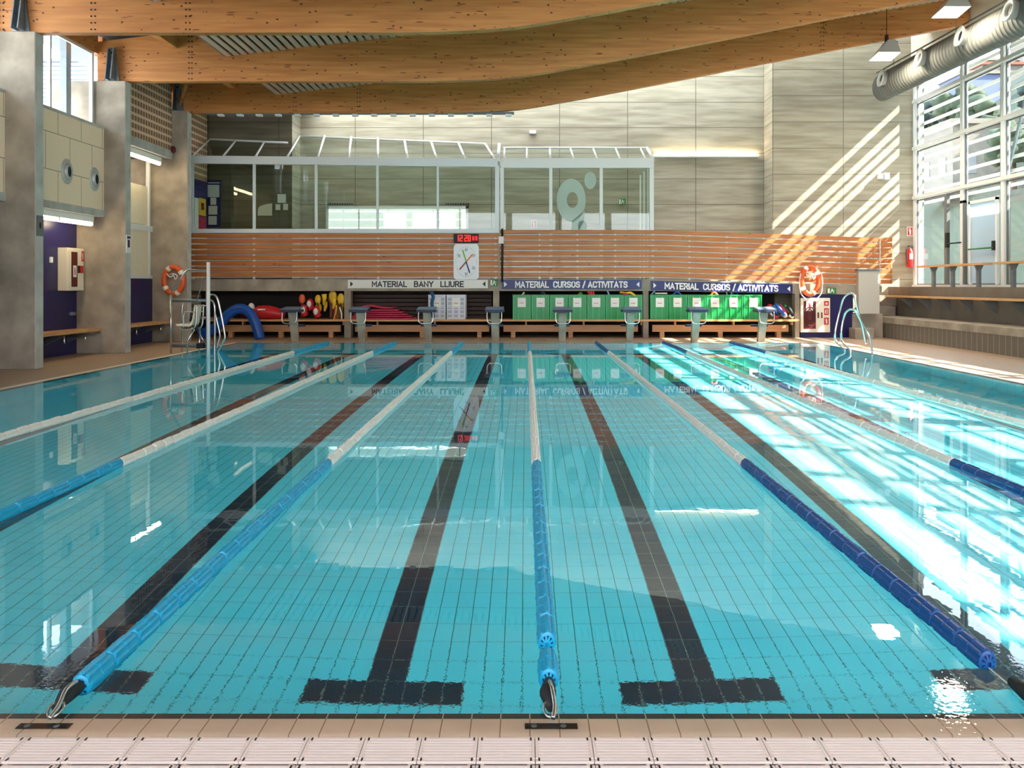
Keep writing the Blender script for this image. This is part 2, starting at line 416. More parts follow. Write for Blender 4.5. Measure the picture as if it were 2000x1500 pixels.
# water
wm = bpy.data.materials.new('water'); wm.use_nodes = True; nt = wm.node_tree; b = nt.nodes['Principled BSDF']
b.inputs['Base Color'].default_value = (1, 1, 1, 1); b.inputs['Transmission Weight'].default_value = 1
b.inputs['Roughness'].default_value = 0; b.inputs['IOR'].default_value = 1.333
g = nt.nodes.new('ShaderNodeNewGeometry'); n1 = nt.nodes.new('ShaderNodeTexNoise'); n1.inputs['Scale'].default_value = 2.6; n1.inputs['Detail'].default_value = 3
u = nt.nodes.new('ShaderNodeBump'); u.inputs['Strength'].default_value = 1; u.inputs['Distance'].default_value = .0007
nt.links.new(g.outputs['Position'], n1.inputs['Vector'])
# finer ripples where the water spills over the near edge
n2 = nt.nodes.new('ShaderNodeTexNoise'); n2.inputs['Scale'].default_value = 26; n2.inputs['Detail'].default_value = 2
nt.links.new(g.outputs['Position'], n2.inputs['Vector'])
sp_ = nt.nodes.new('ShaderNodeSeparateXYZ'); nt.links.new(g.outputs['Position'], sp_.inputs[0])
mr = nt.nodes.new('ShaderNodeMapRange'); mr.inputs[1].default_value = 4.75; mr.inputs[2].default_value = 3.9; mr.inputs[3].default_value = 0; mr.inputs[4].default_value = 1.1
nt.links.new(sp_.outputs['Y'], mr.inputs[0])
ma = nt.nodes.new('ShaderNodeMath'); ma.operation = 'MULTIPLY_ADD'; nt.links.new(n2.outputs[0], ma.inputs[0]); nt.links.new(mr.outputs[0], ma.inputs[1]); nt.links.new(n1.outputs[0], ma.inputs[2])
nt.links.new(ma.outputs[0], u.inputs['Height']); nt.links.new(u.outputs[0], b.inputs['Normal'])
M['water'] = wm

# ------------------------------------------------------------------ pool basin, water, floor
PX0, PX1, PY0, PY1, PD = -10.8, 10.9, 3.9, 28.9, 2.25
CW = .2
add_grid(M['pool'], [('Y', .28, 5.92, .008)], (60, 150, 170), .5)
add_grid(M['pool'], [('X', .15625, .125 - 1.25, .009)], (30, 110, 130), .85)
add_grid(M['poolwall'], [('X', .15625, .02, .008), ('Y', .28, .02, .008), ('Z', .14, 0, .008)], (84, 150, 160), .8)
def receiver(o): o.cycles.is_caustics_receiver = True; return o
mb = MB(); mb.box(PX0, PX1, PY0, PY1, -PD - .3, -PD)
receiver(struct(mb.build('floor_pool_bottom', M['pool'])))
mb = MB()
mb.box(PX0 - .3, PX0, PY0 - .3, PY1 + .3, -PD, -.16); mb.box(PX1, PX1 + .3, PY0 - .3, PY1 + .3, -PD, -.16)
mb.box(PX0, PX1, PY0 - .3, PY0, -PD, -.16); mb.box(PX0, PX1, PY1, PY1 + .3, -PD, -.16)
receiver(struct(mb.build('wall_pool_basin', M['poolwall'])))
# lane lines with T ends (each painted tile line is one object, millimetres proud of the tiles)
for k in range(8):
    cx = .125 + 2.5 * (k - 3.5)
    mb = MB(); z0, z1 = -PD - .02, -PD + .004
    mb.box(cx - .15625, cx + .15625, 6.2, 26.6, z0, z1)
    mb.box(cx - .625, cx + .625, 5.92, 6.2, z0, z1); mb.box(cx - .625, cx + .625, 26.6, 26.88, z0, z1)
    o = mb.build('lane_line', add_grid(M['lane'].copy(), [('X', .15625, cx, .007), ('Y', .28, 5.92, .004)], (150, 160, 150), .9) if k == 0 else M['lane'])
    if k == 0: M['lane'] = o.data.materials[0]
    struct(receiver(o)); o.name = 'floor_lane_line'
# dark rim tile and coping below the overflowing water
mb = MB(); mb.cur = 0
mb.box(PX0 - .04, PX1 + .04, PY0 - .045, PY0, -.16, -.012); mb.box(PX0 - .04, PX1 + .04, PY1, PY1 + .045, -.16, -.012)
mb.box(PX0 - .045, PX0, PY0, PY1, -.16, -.012); mb.box(PX1, PX1 + .045, PY0, PY1, -.16, -.012)
receiver(struct(mb.build('trim_1', M['darklip'])))
e = .045
mb = MB(); mb.box(PX0 - CW, PX1 + CW, PY0 - CW, PY0 - e, -.3, -.014)
receiver(struct(mb.build('trim_2', M['coping'])))
mb = MB(); mb.box(PX0 - .32, PX0 - e, PY0 - CW, PY1 + .3, -.3, -.006); mb.box(PX1 + e, PX1 + .32, PY0 - CW, PY1 + .3, -.3, -.006); mb.box(PX0 - e, PX1 + e, PY1 + e, PY1 + .25, -.3, -.006)
receiver(struct(mb.build('trim_3', M['lip'])))
# water sheet
N = 1
mb = MB(); mb.smooth = True; mb.quad((PX0 - .1, PY0 - CW, 0), (PX1 + .1, PY0 - CW, 0), (PX1 + .1, PY1 + .08, 0), (PX0 - .1, PY1 + .08, 0))
wo = mb.build('pool_water', M['water'], recalc=False)
tag(wo, 'calm clear water filling the swimming pool', 'water', kind='stuff')
wo.cycles.is_caustics_caster = True
# decks
mb = MB()
mb.box(-16, PX0 - .32, -9, 35.6, -.4, 0); mb.box(PX1 + .32, 17.4, -9, 35.6, -.4, 0)
mb.box(PX0 - .32, PX1 + .32, PY1 + .25, 35.6, -.4, 0); mb.box(PX0 - .32, PX1 + .32, -9, 3.2, -.4, 0)
struct(mb.build('floor', M['deck']))
mb = MB(); mb.box(PX0 - .32, PX1 + .32, 3.2, PY0 - CW, -.4, -.12)
struct(mb.build('floor_gutter', mat('gutter', (120, 104, 98), .6)))

# ------------------------------------------------------------------ walls, roof
# far walls
zt = 16.2
mb = MB(); mb.box(-14.9, wx(570, 34.1), 34.1, 35.6, 0, zt)            # left part, its shade put into a darker panel colour
mbm = mb.build('wall_back_left', M['panel_shaded']); struct(mbm)
# pale return of that wall
struct(box(wx(570, 34.1), wx(570, 34.1) + .02, 34.1, 35.3, 0, zt).build('wall_back_return', M['panel']))
xw0, xw1 = wx(637, 35.3), wx(915, 35.3); zw0, zw1 = wz(449, 35.3), wz(403, 35.3) + (649.5 - 649.5)
mb = MB(); D = 35.3
mb.box(wx(570, 34.1), xw0, D, 35.6, 0, zt); mb.box(xw1, 10.94, D, 35.6, 0, zt)
mb.box(xw0, xw1, D, 35.6, 0, zw0); mb.box(xw0, xw1, D, 35.6, zw1, zt)
struct(mb.build('wall_back', M['panel']))
struct(box(10.94, 17.6, 34.1, 35.6, 0, zt).build('wall_back_right', M['panel_near']))
# wall behind the camera with a window band
mb = MB(); mb.box(-16, 17.6, -9.3, -9, 0, 3); mb.box(-16, 17.6, -9.3, -9, 9, zt)
for k in range(8): mb.box(-16 + k * 4.7, -15.4 + k * 4.7, -9.3, -9, 3, 9)
struct(mb.build('wall_front', M['beige_plain']))
# left wall, bay by bay between the concrete fins
XL = -14.3
fins = [-5.1, -.1, 4.9, 9.9, 14.85, 19.8, 24.45, 29.4]
mb = MB(); mb.box(XL - .3, XL, -9, 24.5, 0, 4.5); mb.box(XL - .3, XL, 24.5, 29.5, 0, 2.47)
struct(mb.build('wall_left_tiled', M['bluetile']))
XP = -13.43
mb = MB(); mb.box(XP - .25, XP, -9, 24.45, 4.55, 7.12)
struct(mb.build('wall_left_panels', M['beige']))
mb = MB(); mb.box(XP - 1.2, XP + .03, -9, 24.45, 4.33, 4.55); mb.box(XP - .3, XP + .02, -9, 24.45, 7.12, 7.2)
struct(mb.build('trim_4', M['concrete_edge']))
XB = -13.56
mb = MB(); mb.box(XB - .25, XB, 24.8, 29.4, 7.3, 9.75)
mb.box(-14.4, -14.15, 29.75, 34.1, 0, 9.75)
struct(mb.build('wall_left_brick', M['brick']))
mb = MB(); mb.box(XB - 1.1, XB + .04, 24.8, 29.42, 6.98, 7.3)
struct(mb.build('trim_5', M['concrete_edge']))
# recessed store room behind the third bay
mb = MB(); mb.box(-16.2, -16, 24.8, 29.5, 0, 7.2); mb.box(-16.2, -15.2, 29.4, 29.7, 0, 7.2); mb.box(-16.2, -14.4, 24.8, 29.7, 7.0, 7.2)
struct(mb.build('wall_left_recess', M['concrete_dark']))
struct(box(-16.2, XL, -9, 34.1, 10.3, 10.5).build('ceiling_left_edge', M['greydark']))

# curved roof profile
def zroof(x):
    pts = [(-9.6, 9.5), (-3.1, 10.26), (4.65, 11.2), (9.1, 11.95), (17.6, 13.4)]
    for (a, za), (b_, zb) in zip(pts, pts[1:]):
        if x <= b_: return za + (zb - za) * (x - a) / (b_ - a)
    return pts[-1][1]
SKY0 = 32.7
mb = MB(); x = -9.6
while x < 17.4:
    w = .17
    for (y0, y1) in ((-9, SKY0),):
        z = zroof(x)
        mb.box(x, x + w, y0, y1, z, z + .05)
    x += .25
struct(mb.build('ceiling', M['soffit']))
mb = MB()
xs = [-9.6 + i * (27.2 / 16) for i in range(17)]
mb.strip([(x, -9, zroof(x) + .5) for x in xs], [(x, -9, zroof(x) + .12) for x in xs], (0, SKY0 + 9, 0))
struct(mb.build('ceiling_backing', M['darkvoid']))
mb = MB(); mb.box(-16.2, -9.6, -9, 35.6, 10.25, 10.45); mb.box(-9.66, -9.6, -9, SKY0, 9.5, 10.3)
struct(mb.build('ceiling_deck', M['greydark']))
# skylight strip along the far wall
xs2 = [x for x in xs]
mb = MB()
for xa_, xb_ in zip(xs2, xs2[1:]): mb.quad((xa_, SKY0, zroof(xa_) + 1.9), (xb_, SKY0, zroof(xb_) + 1.9), (xb_, 35.6, zroof(xb_) + 1.9), (xa_, 35.6, zroof(xa_) + 1.9))
struct(mb.build('window_1', M['skylight'], recalc=False))
mb = MB()
for k in range(14): 
    x = -9.6 + k * 2.09; mb.box(x - .04, x + .04, SKY0, 35.3, zroof(x) + 1.7, zroof(x) + 1.88)
struct(mb.build('trim_6', M['frame']))
mb = MB(); mb.strip([(x, SKY0 - .1, zroof(x) + 1.9) for x in xs2], [(x, SKY0 - .1, zroof(x) + .1) for x in xs2], (0, .1, 0)); struct(mb.build('wall_skylight_side', M['plaster']))
struct(box(-9.75, -9.6, SKY0 - .1, 35.6, 10.25, 11.6).build('wall_skylight_end', M['plaster']))

# eave beyond the glass facade
mb = MB(); mb.box(17.2, 19.0, -12, 36, 12.4, 12.7)
struct(mb.build('trim_7', M['greydark']))
struct(box(17.1, 17.5, -9, 35.6, 12.3, 16.2).build('wall_right_top', M['plaster']))

# ------------------------------------------------------------------ concrete fins on the left
names = {24.45: 'tall concrete column fin carrying the middle timber beam, accessibility sign on its edge',
         19.8: 'nearest tall concrete column fin at the left edge of the view',
         29.4: 'tall concrete column fin with the orange lifebuoy on its face'}
FX = {24.45: -12.75, 19.8: -12.65, 29.4: -12.95}
for y in fins:
    x1 = FX.get(y, -12.7); zt_ = 8.72 if y < 29 else 8.86
    if y == 24.45: zt_ = 8.68
    o = box(-15.2, x1, y, y + .35, 0, zt_).build('concrete_column', [M['concrete'], M['concrete_edge']], bevel=.02)
    for p in o.data.polygons:
        if p.normal.x > .9: p.material_index = 1  # pool-facing side made paler, the light on it put into the colour
    if y in names: tag(o, names[y], 'column')
    else: tag(o, 'concrete column fin further back along the left wall, nearer the viewer', 'column', 'columns outside the view')
    # steel shoe that clasps the beam
    bx = {24.45: wx(217.5, 24.4), 19.8: wx(36, 19.7), 29.4: wx(345, 29.3)}.get(y, -13.1)
    s = thing('beam_bracket', {24.45: 'tapered galvanised steel bracket on the middle column fin', 19.8: 'tapered galvanised steel bracket on the nearest column fin',
              29.4: 'tapered galvanised steel bracket on the farthest column fin'}.get(y, 'tapered galvanised steel bracket on a column fin outside the view'), 'bracket',
              (bx, y - .05, zt_), 'steel beam brackets')
    mb = MB(); mb.prism([(bx - .22, y - .01, zt_), (bx + .22, y - .01, zt_), (bx + .09, y - .01, zt_ + 1.05), (bx - .09, y - .01, zt_ + 1.05)], 0, (0, .05, 0))
    mb.build('base_plate', M['galv'], s)
    for sg in (-1, 1):
        mb = MB(); mb.prism([(bx + sg * .07, y - .02, zt_), (bx + sg * .07, y - .28, zt_), (bx + sg * .07, y - .1, zt_ + 1.0), (bx + sg * .07, y - .02, zt_ + 1.0)], 0, (sg * .03, 0, 0))
        mb.build('stiffener', M['galv'], s)
    for zz in (.42, .88):
        MB().lathe((bx, y - .02, zt_ + zz), 'y', [(-.03, 0), (-.03, .035), (0, .035)], 10).build('bolt', M['black'], s)

# ------------------------------------------------------------------ timber beams
prof = [(-14.2, 8.70), (-3.4, 8.70), (-2.0, 8.73), (-.4, 8.83), (1.5, 9.14), (3.9, 9.59), (6.6, 10.11), (9.5, 10.68), (13, 11.36), (17.1, 12.12)]
def zb(x):
    P = prof
    for i in range(len(P) - 1):
        if x <= P[i + 1][0]:
            a, c = P[i], P[i + 1]; t = (x - a[0]) / (c[0] - a[0])
            s0 = 0 if i == 0 else (P[i + 1][1] - P[i - 1][1]) / (P[i + 1][0] - P[i - 1][0])
            s1 = (P[min(i + 2, len(P) - 1)][1] - a[1]) / (P[min(i + 2, len(P) - 1)][0] - a[0]); w = c[0] - a[0]
            if i == 0: s1 = 0
            h = lambda t: (2*t**3-3*t**2+1, t**3-2*t**2+t, -2*t**3+3*t**2, t**3-t**2)
            q = h(t); return q[0]*a[1] + q[1]*w*s0 + q[2]*c[1] + q[3]*w*s1
    return P[-1][1]
blab = {19.85: 'nearest curved glulam roof beam across the top of the view', 24.6: 'middle curved glulam roof beam with knotty face',
        29.55: 'farthest curved glulam roof beam in front of the grey back wall'}
def beam_top(x):
    return 9.97 + .118 * (x + 13.7) if x < -9.6 else max(9.97 + .118 * 4.1, zroof(x) + .1)
for y in (-5.0, 0.05, 5.0, 9.95, 14.9, 19.85, 24.6, 29.55):
    off = .1 if y > 29 else 0
    xs = [-13.72] + [-13 + i * .75 for i in range(40)] + [17.05]
    xs = [x for x in xs if x <= 17.05]
    top = [(x, y, min(beam_top(x), 13.3)) for x in xs]; bot = [(x, y, zb(x) + off) for x in xs]
    mb = MB(); mb.strip(top, bot, (0, .24, 0))
    lab = blab.get(y, 'curved glulam roof beam overhead, out of the view but mirrored in the water')
    o = tag(thing('timber_beam', lab, 'roof beam', (0, y, 8.7), 'curved timber roof beams'))
    mb.build('beam_body', M['timber'], o)
    for jx in {19.85: (wx(182, 19.85), wx(367, 19.85), wx(3, 19.85)), 29.55: (wx(700, 29.5), wx(575, 29.5), wx(1607, 29.5)), 24.6: (wx(372, 24.6),)}.get(y, ()):
        m2 = MB(); z = zb(jx) + off + .08
        while z < min(beam_top(jx), zb(jx) + 3.6) - .1:
            for dx in (-.05, .05): m2.lathe((jx + dx, y, z), 'y', [(-.015, 0), (-.015, .022), (.0, .022)], 6)
            z += .17
        m2.build('bolt_row', M['rubber'], o)
# edge beams over the clerestory windows
for (y0, y1, lab) in ((20.1, 24.6, 'short timber edge beam above the clerestory window at left'), (24.85, 29.55, 'short timber edge beam above the brick wall at left')):
    o = box(-13.95, -13.7, y0, y1, 9.58, 10.2).build('edge_beam', M['timber']); tag(o, lab, 'roof beam')
# brown purlins in the left roof strip
for (y0, y1, lab) in ((20.09, 24.6, 'brown purlin below the grey roof deck, nearer one'), (24.85, 29.55, 'brown purlin below the grey roof deck, farther one')):
    mb = MB(); mb.box(-11.4, -11.15, y0, y1, 9.75, 10.2); tag(mb.build('purlin', M['timber']), lab, 'purlin')
tag(MB().tube([(-13.3, 29.45, 9.0), (-12.4, 28.2, 9.75)], .06, 6).build('roof_strut', M['timber']), 'thin brown diagonal strut under the roof beside the farthest column', 'strut')
# curtain rail with clips under the farthest beam
o = thing('track_rail', 'thin dark rail with pale clips hung under the farthest roof beam', 'rail', (wx(700, 29.6), 29.62, 8.6))
zr = wz(223, 29.6)
box(wx(400, 29.6), wx(1004, 29.6), 29.58, 29.72, zr, zr + .09).build('rail', M['greydark'], o)
x = wx(425, 29.6)
while x < wx(1000, 29.6):
    box(x, x + .22, 29.55, 29.75, zr - .07, zr).build('clip', M['frame'], o); x += .74

# ------------------------------------------------------------------ left wall fittings
# clerestory window (bay between the first two fins) and bays towards the viewer
def clere(y0, y1, lab_n):
    X = -13.75
    fr = MB(); fr.box(X - .06, X, y0, y1, 7.2, 7.28); fr.box(X - .06, X, y0, y1, 9.5, 9.58)
    fr.box(X - .06, X, y1 - .1, y1, 7.2, 9.58)
    n = 3
    for i in range(n):
        y = y0 + (y1 - y0) * (.02, .47, .97)[i]; fr.box(X - .08, X + .02, y, y + .07, 7.2, 9.58)
    w = fr.build('window_%d' % lab_n, M['frame']); struct(w)
    g = MB(); g.box(X - .045, X - .03, y0, y1, 7.25, 9.53); struct(g.build('window_%d_pane' % lab_n, M['glass']))
clere(20.15, 24.45, 2)
for i, y in enumerate(fins[:-3]): clere(y + .35, fins[i + 1], 3 + i)
tag(box(-14.35, -14.15, 23.65, 23.9, 7.0, 10.2).build('window_post', M['galv']), 'blue grey steel post just outside the clerestory window', 'post')
# outside: corrugated plant housing seen through it
o = thing('plant_housing', 'white corrugated metal housing outside the clerestory window', 'building', (-30, 43, 0))
MB().box(-40, -22.9, 40, 46, 0, 13.8).build('wall', M['siding'], o)
MB().box(-40.1, -22.8, 39.9, 46.1, 13.8, 13.95).build('roof', M['galv'], o)
# vents
for (px, py, D_, lab) in ((129, 335, 22.46, 'round air nozzle in the beige panel, farther from the corner column'), (185, 350, 23.9, 'round air nozzle in the beige panel, beside the middle column')):
    c = (XP, (XP * 0 + D_), wz(py, D_))
    o = thing('air_nozzle', lab, 'air vent', c, 'round air nozzles')
    MB().lathe(c, 'x', [(0, .33), (.02, .33), (.05, .27), (.04, .22), (.02, .21)], 28, .82, 1.12).build('rim', M['ductring'], o)
    MB().lathe((c[0] + .03, c[1], c[2]), 'x', [(-.02, .21), (.07, .18), (.08, .15), (.03, .14)], 24, .82, 1.12).build('cone', M['ductring'], o)
    MB().lathe((c[0] + .075, c[1], c[2]), 'x', [(0, .15), (0.005, 0.001)], 20, .82, 1.12).build('opening', M['black'], o)
# strip lights
def tube_light(x, y0, y1, z, lab, up=.2):
    o = thing('strip_light', lab, 'light', (x, (y0 + y1) / 2, z), 'strip lights')
    MB().box(x - .07, x + .07, y0, y1, z + .06, z + .25).build('housing', M['white'], o)
    mid = (y0 + y1) / 2
    for a, b_ in ((y0 + .05, mid - .04), (mid + .04, y1 - .05)):
        MB().tube([(x, a, z), (x, b_, z)], .06, 10).build('tube', M['tube'], o)
        for e_ in (a - .05, b_):
            MB().box(x - .05, x + .05, e_, e_ + .05, z - .04, z + .08).build('end_cap', M['white'], o)
    return o
tube_light(-13.62, 20.6, 24.1, 4.08, 'lit twin strip light under the beige panels above the navy wall')
tube_light(-13.75, 25.0, 28.85, 6.72, 'lit strip light under the lip of the brick wall')
tube_light(-14.5, 25.0, 27.6, 6.72, 'shorter lit strip light behind the one under the brick wall')
# second bay upper boards and frame
ib = thing('infill_panel', 'beige infill panel in a grey metal frame above the navy tiles beside the lifebuoy column', 'panel', (XL, 27, 2.47))
MB().box(XL - .06, XL, 24.8, 29.15, 2.55, 4.2).build('board', M['beige_plain'], ib)
MB().box(XL - .09, XL - .03, 27.0, 29.1, 4.45, 5.9).build('upper_board', M['beige_plain'], ib)
mb = MB(); mb.box(XL - .1, XL + .02, 24.8, 29.4, 2.42, 2.55); mb.box(XL - .1, XL + .02, 24.8, 29.4, 4.2, 4.42); mb.box(XL - .1, XL + .03, 29.1, 29.2, 2.47, 7.0)
mb.build('frame', M['frame'], ib)
o = tag(box(-15.2, -14.9, 24.85, 26.9, 4.42, 6.2).build('cupboard_door', M['beige_plain']), 'pale board standing in the opening above the infill board', 'board')
# wall benches
def wall_bench(y0, y1, lab, nb):
    o = thing('wall_bench', lab, 'bench', (-13.9, (y0 + y1) / 2, 0), 'slatted benches on the left wall')
    s = MB()
    for i in range(4): s.box(-14.28 + i * .2, -14.1 + i * .2, y0, y1, .72, .8)
    s.build('seat', M['bench'], o)
    for i in range(nb):
        y = y0 + .5 + (y1 - y0 - 1.0) * i / (nb - 1)
        MB().prism([(-14.3, y, .72), (-13.55, y, .72), (-14.3, y, .38)], 0, (0, .05, 0)).build('bracket', M['galv'], o)
        MB().tube([(-13.75, y + .02, .74), (-13.75, y + .02, .5), (-13.73, y + .02, .42)], .025, 6).build('hook', M['steel'], o)
    MB().box(-14.3, -13.55, y1 - .6, y1, .64, .72).build('support_rail', M['greydark'], o)
wall_bench(20.15, 24.45, 'wooden wall bench below the left fire hose cabinet', 4)
wall_bench(24.8, 29.4, 'wooden wall bench between the middle and farthest column fins', 3)

# small sign helper
def icon(mb, kind, u0, u1, z0, z1, y, nrm='-y'):
    def R(a, b_, c, d):
        U = lambda t: u0 + (u1 - u0) * t; Z = lambda t: z0 + (z1 - z0) * t
        if nrm == '-y': mb.quad((U(a), y, Z(c)), (U(b_), y, Z(c)), (U(b_), y, Z(d)), (U(a), y, Z(d)))
        else: mb.quad((y, U(a), Z(c)), (y, U(b_), Z(c)), (y, U(b_), Z(d)), (y, U(a), Z(d)))
    if kind == 'ext':   # extinguisher pictogram
        R(.38, .66, .15, .68); R(.45, .58, .68, .78); R(.3, .62, .78, .84); R(.26, .32, .5, .84)
    if kind == 'hose':
        R(.2, .8, .2, .3); R(.2, .3, .2, .8); R(.7, .8, .2, .8); R(.2, .8, .7, .8); R(.43, .57, .43, .57)
    if kind == 'bell':
        R(.3, .7, .3, .7); R(.2, .8, .25, .32)
    if kind == 'run':   # running figure and door
        R(.06, .30, .12, .88); R(.48, .6, .72, .86); R(.44, .62, .4, .7); R(.36, .46, .15, .42); R(.6, .78, .3, .4); R(.7, .76, .1, .34); R(.62, .84, .56, .64)

# left hose cabinet (on navy wall)
o = thing('hose_cabinet', 'white fire hose cabinet on the navy wall above the left bench', 'fire cabinet', (-14.15, 23.9, 2.0))
MB().box(-14.3, -14.0, 23.45, 24.33, 2.0, 3.32).build('cabinet_body', M['cream'], o, bevel=.015)
MB().box(-14.0, -13.985, 23.66, 23.96, 2.12, 3.2).build('window', M['darkred'], o)
m = MB(); m.quad((-13.98, 23.72, 2.42), (-13.98, 23.9, 2.42), (-13.98, 23.9, 2.78), (-13.98, 23.72, 2.78)); m.build('window_label', M['paper'], o)
m = MB(); icon(m, 'ext', 23.72, 23.9, 2.44, 2.76, -13.977, 'x'); m.build('window_pictogram', M['red'], o)
m = MB(); m.quad((-13.98, 24.17, 2.92), (-13.98, 24.29, 2.92), (-13.98, 24.29, 3.24), (-13.98, 24.17, 3.24)); m.build('red_label', M['red'], o)
m = MB(); icon(m, 'ext', 24.17, 24.29, 2.94, 3.22, -13.977, 'x'); m.build('pictogram', M['paper'], o)
m = MB(); m.box(-14.0, -13.97, 24.1, 24.25, 2.55, 2.78); m.build('alarm_button', M['red'], o)
m = MB(); m.box(-14.0, -13.97, 24.0, 24.06, 2.55, 2.78); m.build('handle', M['black'], o)
tag(box(-14.3, -14.25, 23.05, 23.15, 2.85, 3.02).build('wall_switch', M['white']), 'small white switch left of the fire hose cabinet', 'switch')
tag(box(-14.3, -14.24, 24.2, 24.32, 1.22, 1.32).build('wall_tap', M['steel']), 'small steel tap above the left wall bench', 'tap')
# column edge signs
o = thing('column_sign', 'small grey sign on the edge of the nearest column fin', 'sign', (-12.64, 19.97, 3.6))
MB().box(-12.65, -12.63, 19.84, 20.12, 3.45, 3.98).build('plate', M['greydark'], o)
m = MB(); m.ball((-12.63, 19.98, 3.72), .006, .04, .09, 8, 6); m.build('symbol', M['black'], o)
o = thing('column_sign', 'white sign with a blue symbol on the edge of the middle column fin', 'sign', (-12.74, 24.62, 3.3))
MB().box(-12.75, -12.73, 24.48, 24.76, 3.2, 3.78).build('plate', M['paper'], o)
m = MB(); m.box(-12.73, -12.722, 24.56, 24.68, 3.38, 3.62); m.box(-12.73, -12.722, 24.52, 24.72, 3.66, 3.74); m.build('symbol', M['navy'], o)
# red bell
MBo = MB().ball((wx(338, 29.3), 29.32, wz(292, 29.3)), .1, .08, .14, 12, 8)
tag(MBo.build('alarm_bell', M['darkred']), 'small dark red alarm bell at the brick wall corner', 'alarm')

# ------------------------------------------------------------------ lifebuoys
def lifebuoy(c, rx, rz, r, lab, tilt=0):
    o = thing('lifebuoy', lab, 'lifebuoy', c)
    path = [(c[0] + rx * math.cos(a), c[1], c[2] + rz * math.sin(a)) for a in [2 * PI * i / 40 for i in range(40)]]
    MB().tube(path, r, 12, closed=True).build('ring', M['orange'], o)
    for a0 in (35, 118, 215, 295):
        pts = [(c[0] + rx * math.cos(math.radians(a)), c[1], c[2] + rz * math.sin(math.radians(a))) for a in range(a0 - 9, a0 + 10, 3)]
        MB().tube(pts, r * 1.06, 12).build('band', M['whiteplastic'], o)
    pts = []
    for i in range(49):
        a = 2 * PI * i / 48; k = 1.0 + .33 * abs(math.sin(2 * a + .9))
        pts.append((c[0] + rx * k * math.cos(a), c[1] - r * .9, c[2] + rz * k * math.sin(a) - .03))
    MB().tube(smooth_path([(c[0] - rx * .6, c[1] - r, c[2] + rz * .5), (c[0] - rx * .2, c[1] - r, c[2] + rz * .25), (c[0] + rx * .1, c[1] - r, c[2] + rz * .4), (c[0] + rx * .3, c[1] - r, c[2] + rz * .1), (c[0] + rx * .5, c[1] - r, c[2] + rz * .35), (c[0] + rx * .1, c[1] - r, c[2] + rz * .5), (c[0] - rx * .3, c[1] - r, c[2] + rz * .45)]), .022, 6).build('rope_coil', M['whiteplastic'], o)
    return o, c
r_ = .1
c = W(339, 548, 29.28); lifebuoy((c.x, 29.28, c.z), .36, .51, r_, 'orange lifebuoy hung on the farthest column fin, behind the pool lift')
c = W(1584, 548, 31.4); o, c = lifebuoy((c.x, 31.5, c.z), .35, .56, r_, 'orange lifebuoy hung on the right railing above the fire cabinet')
for sg in (-1, 1):
    pts = smooth_path([(c[0] + sg * .42, 31.4, c[2] + .3), (c[0] + sg * .47, 31.4, c[2] - .1), (c[0] + sg * .4, 31.4, c[2] - .55), (c[0] + sg * .1, 31.4, c[2] - .85)])
    MB().tube(pts, .02, 6).build('grab_line', M['whiteplastic'], o)

# ------------------------------------------------------------------ gallery over the store bays
FWD = 31.7
def slope(x): return 0 if x < 5.4 else -(x - 5.4) * .0305
# slab
mb = MB()
xs = [-14.1, 5.4, 14.7]
mb.strip([(x, FWD, 2.42 + slope(x)) for x in xs], [(x, FWD, 1.93 + slope(x) * .6) for x in xs], (0, 2.35, 0))
mb.box(-9.7, 10.9, 34.05, 35.3, 2.0, 2.42)
struct(mb.build('floor_gallery', M['concrete']))
# columns under it
for i, (a, b_) in enumerate(((672, 685), (963, 975), (1256, 1267), (1553, 1562))):
    x0, x1 = wx(a, FWD), wx(b_, FWD)
    o = box(x0, x1, FWD + .02, FWD + .4, 0, 1.95 + (slope(x1) * .6)).build('concrete_post', M['concrete'], bevel=.01)
    tag(o, ['short concrete post between the red float belts and the pink mats', 'short concrete post left of the first green crates', 'short concrete post between the two rows of green crates', 'short concrete post beside the right fire cabinet'][i], 'post')
# dark back of the bays
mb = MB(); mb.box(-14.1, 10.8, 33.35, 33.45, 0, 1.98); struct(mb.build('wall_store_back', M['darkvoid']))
mb = MB()
for i in range(8): mb.box(wx(690, 33.2), wx(960, 33.2), 33.2, 33.25, .55 + i * .18, .68 + i * .18)
tag(mb.build('slat_screen', M['darkslat']), 'dark brown slatted screen at the back of the pink mat bay', 'screen')
# navy tiled stretch at right of the bays
box(wx(1565, FWD), wx(1668, FWD), FWD + .1, FWD + .3, 0, 1.8).build('wall_navy_end', M['bluetile'])
bpy.data.objects['wall_navy_end']['kind'] = 'structure'

# benches / shelves of the bays
def shelf(x0, x1, lab, nl):
    o = thing('storage_bench', lab, 'bench', ((x0 + x1) / 2, FWD + .3, 0), 'long storage benches in the bays')
    m = MB(); m.box(x0, x1, FWD - .35, FWD - .02, .69, .77); m.box(x0 + .28, x1 - .28, FWD - .02, 32.9, .69, .77); m.build('seat_board', M['bench'], o)
    MB().box(x0 + .3, x1 - .3, FWD + .12, FWD + .2, .24, .52).build('front_board', M['benchbox'], o)
    for i in range(nl):
        x = x0 + .7 + (x1 - x0 - 1.4) * i / (nl - 1)
        MB().box(x - .09, x + .09, FWD + .1, FWD + .3, 0, .24).build('leg', M['benchbox'], o)
        MB().box(x + .5, x + .57, FWD + .05, FWD + .25, .52, .69).build('strut', M['benchbox'], o)
xa, xb, xc, xd, xe = wx(500, FWD), wx(678, FWD), wx(969, FWD), wx(1261, FWD), wx(1556, FWD)
shelf(xa - 1.8, xb, 'wooden storage bench under the red float belts', 3)
shelf(xb, xc, 'wooden storage bench under the pink mats and white crates', 3)
shelf(xc, xd, 'wooden storage bench under the first row of green crates', 3)
shelf(xd, xe, 'wooden storage bench under the second row of green crates', 3)

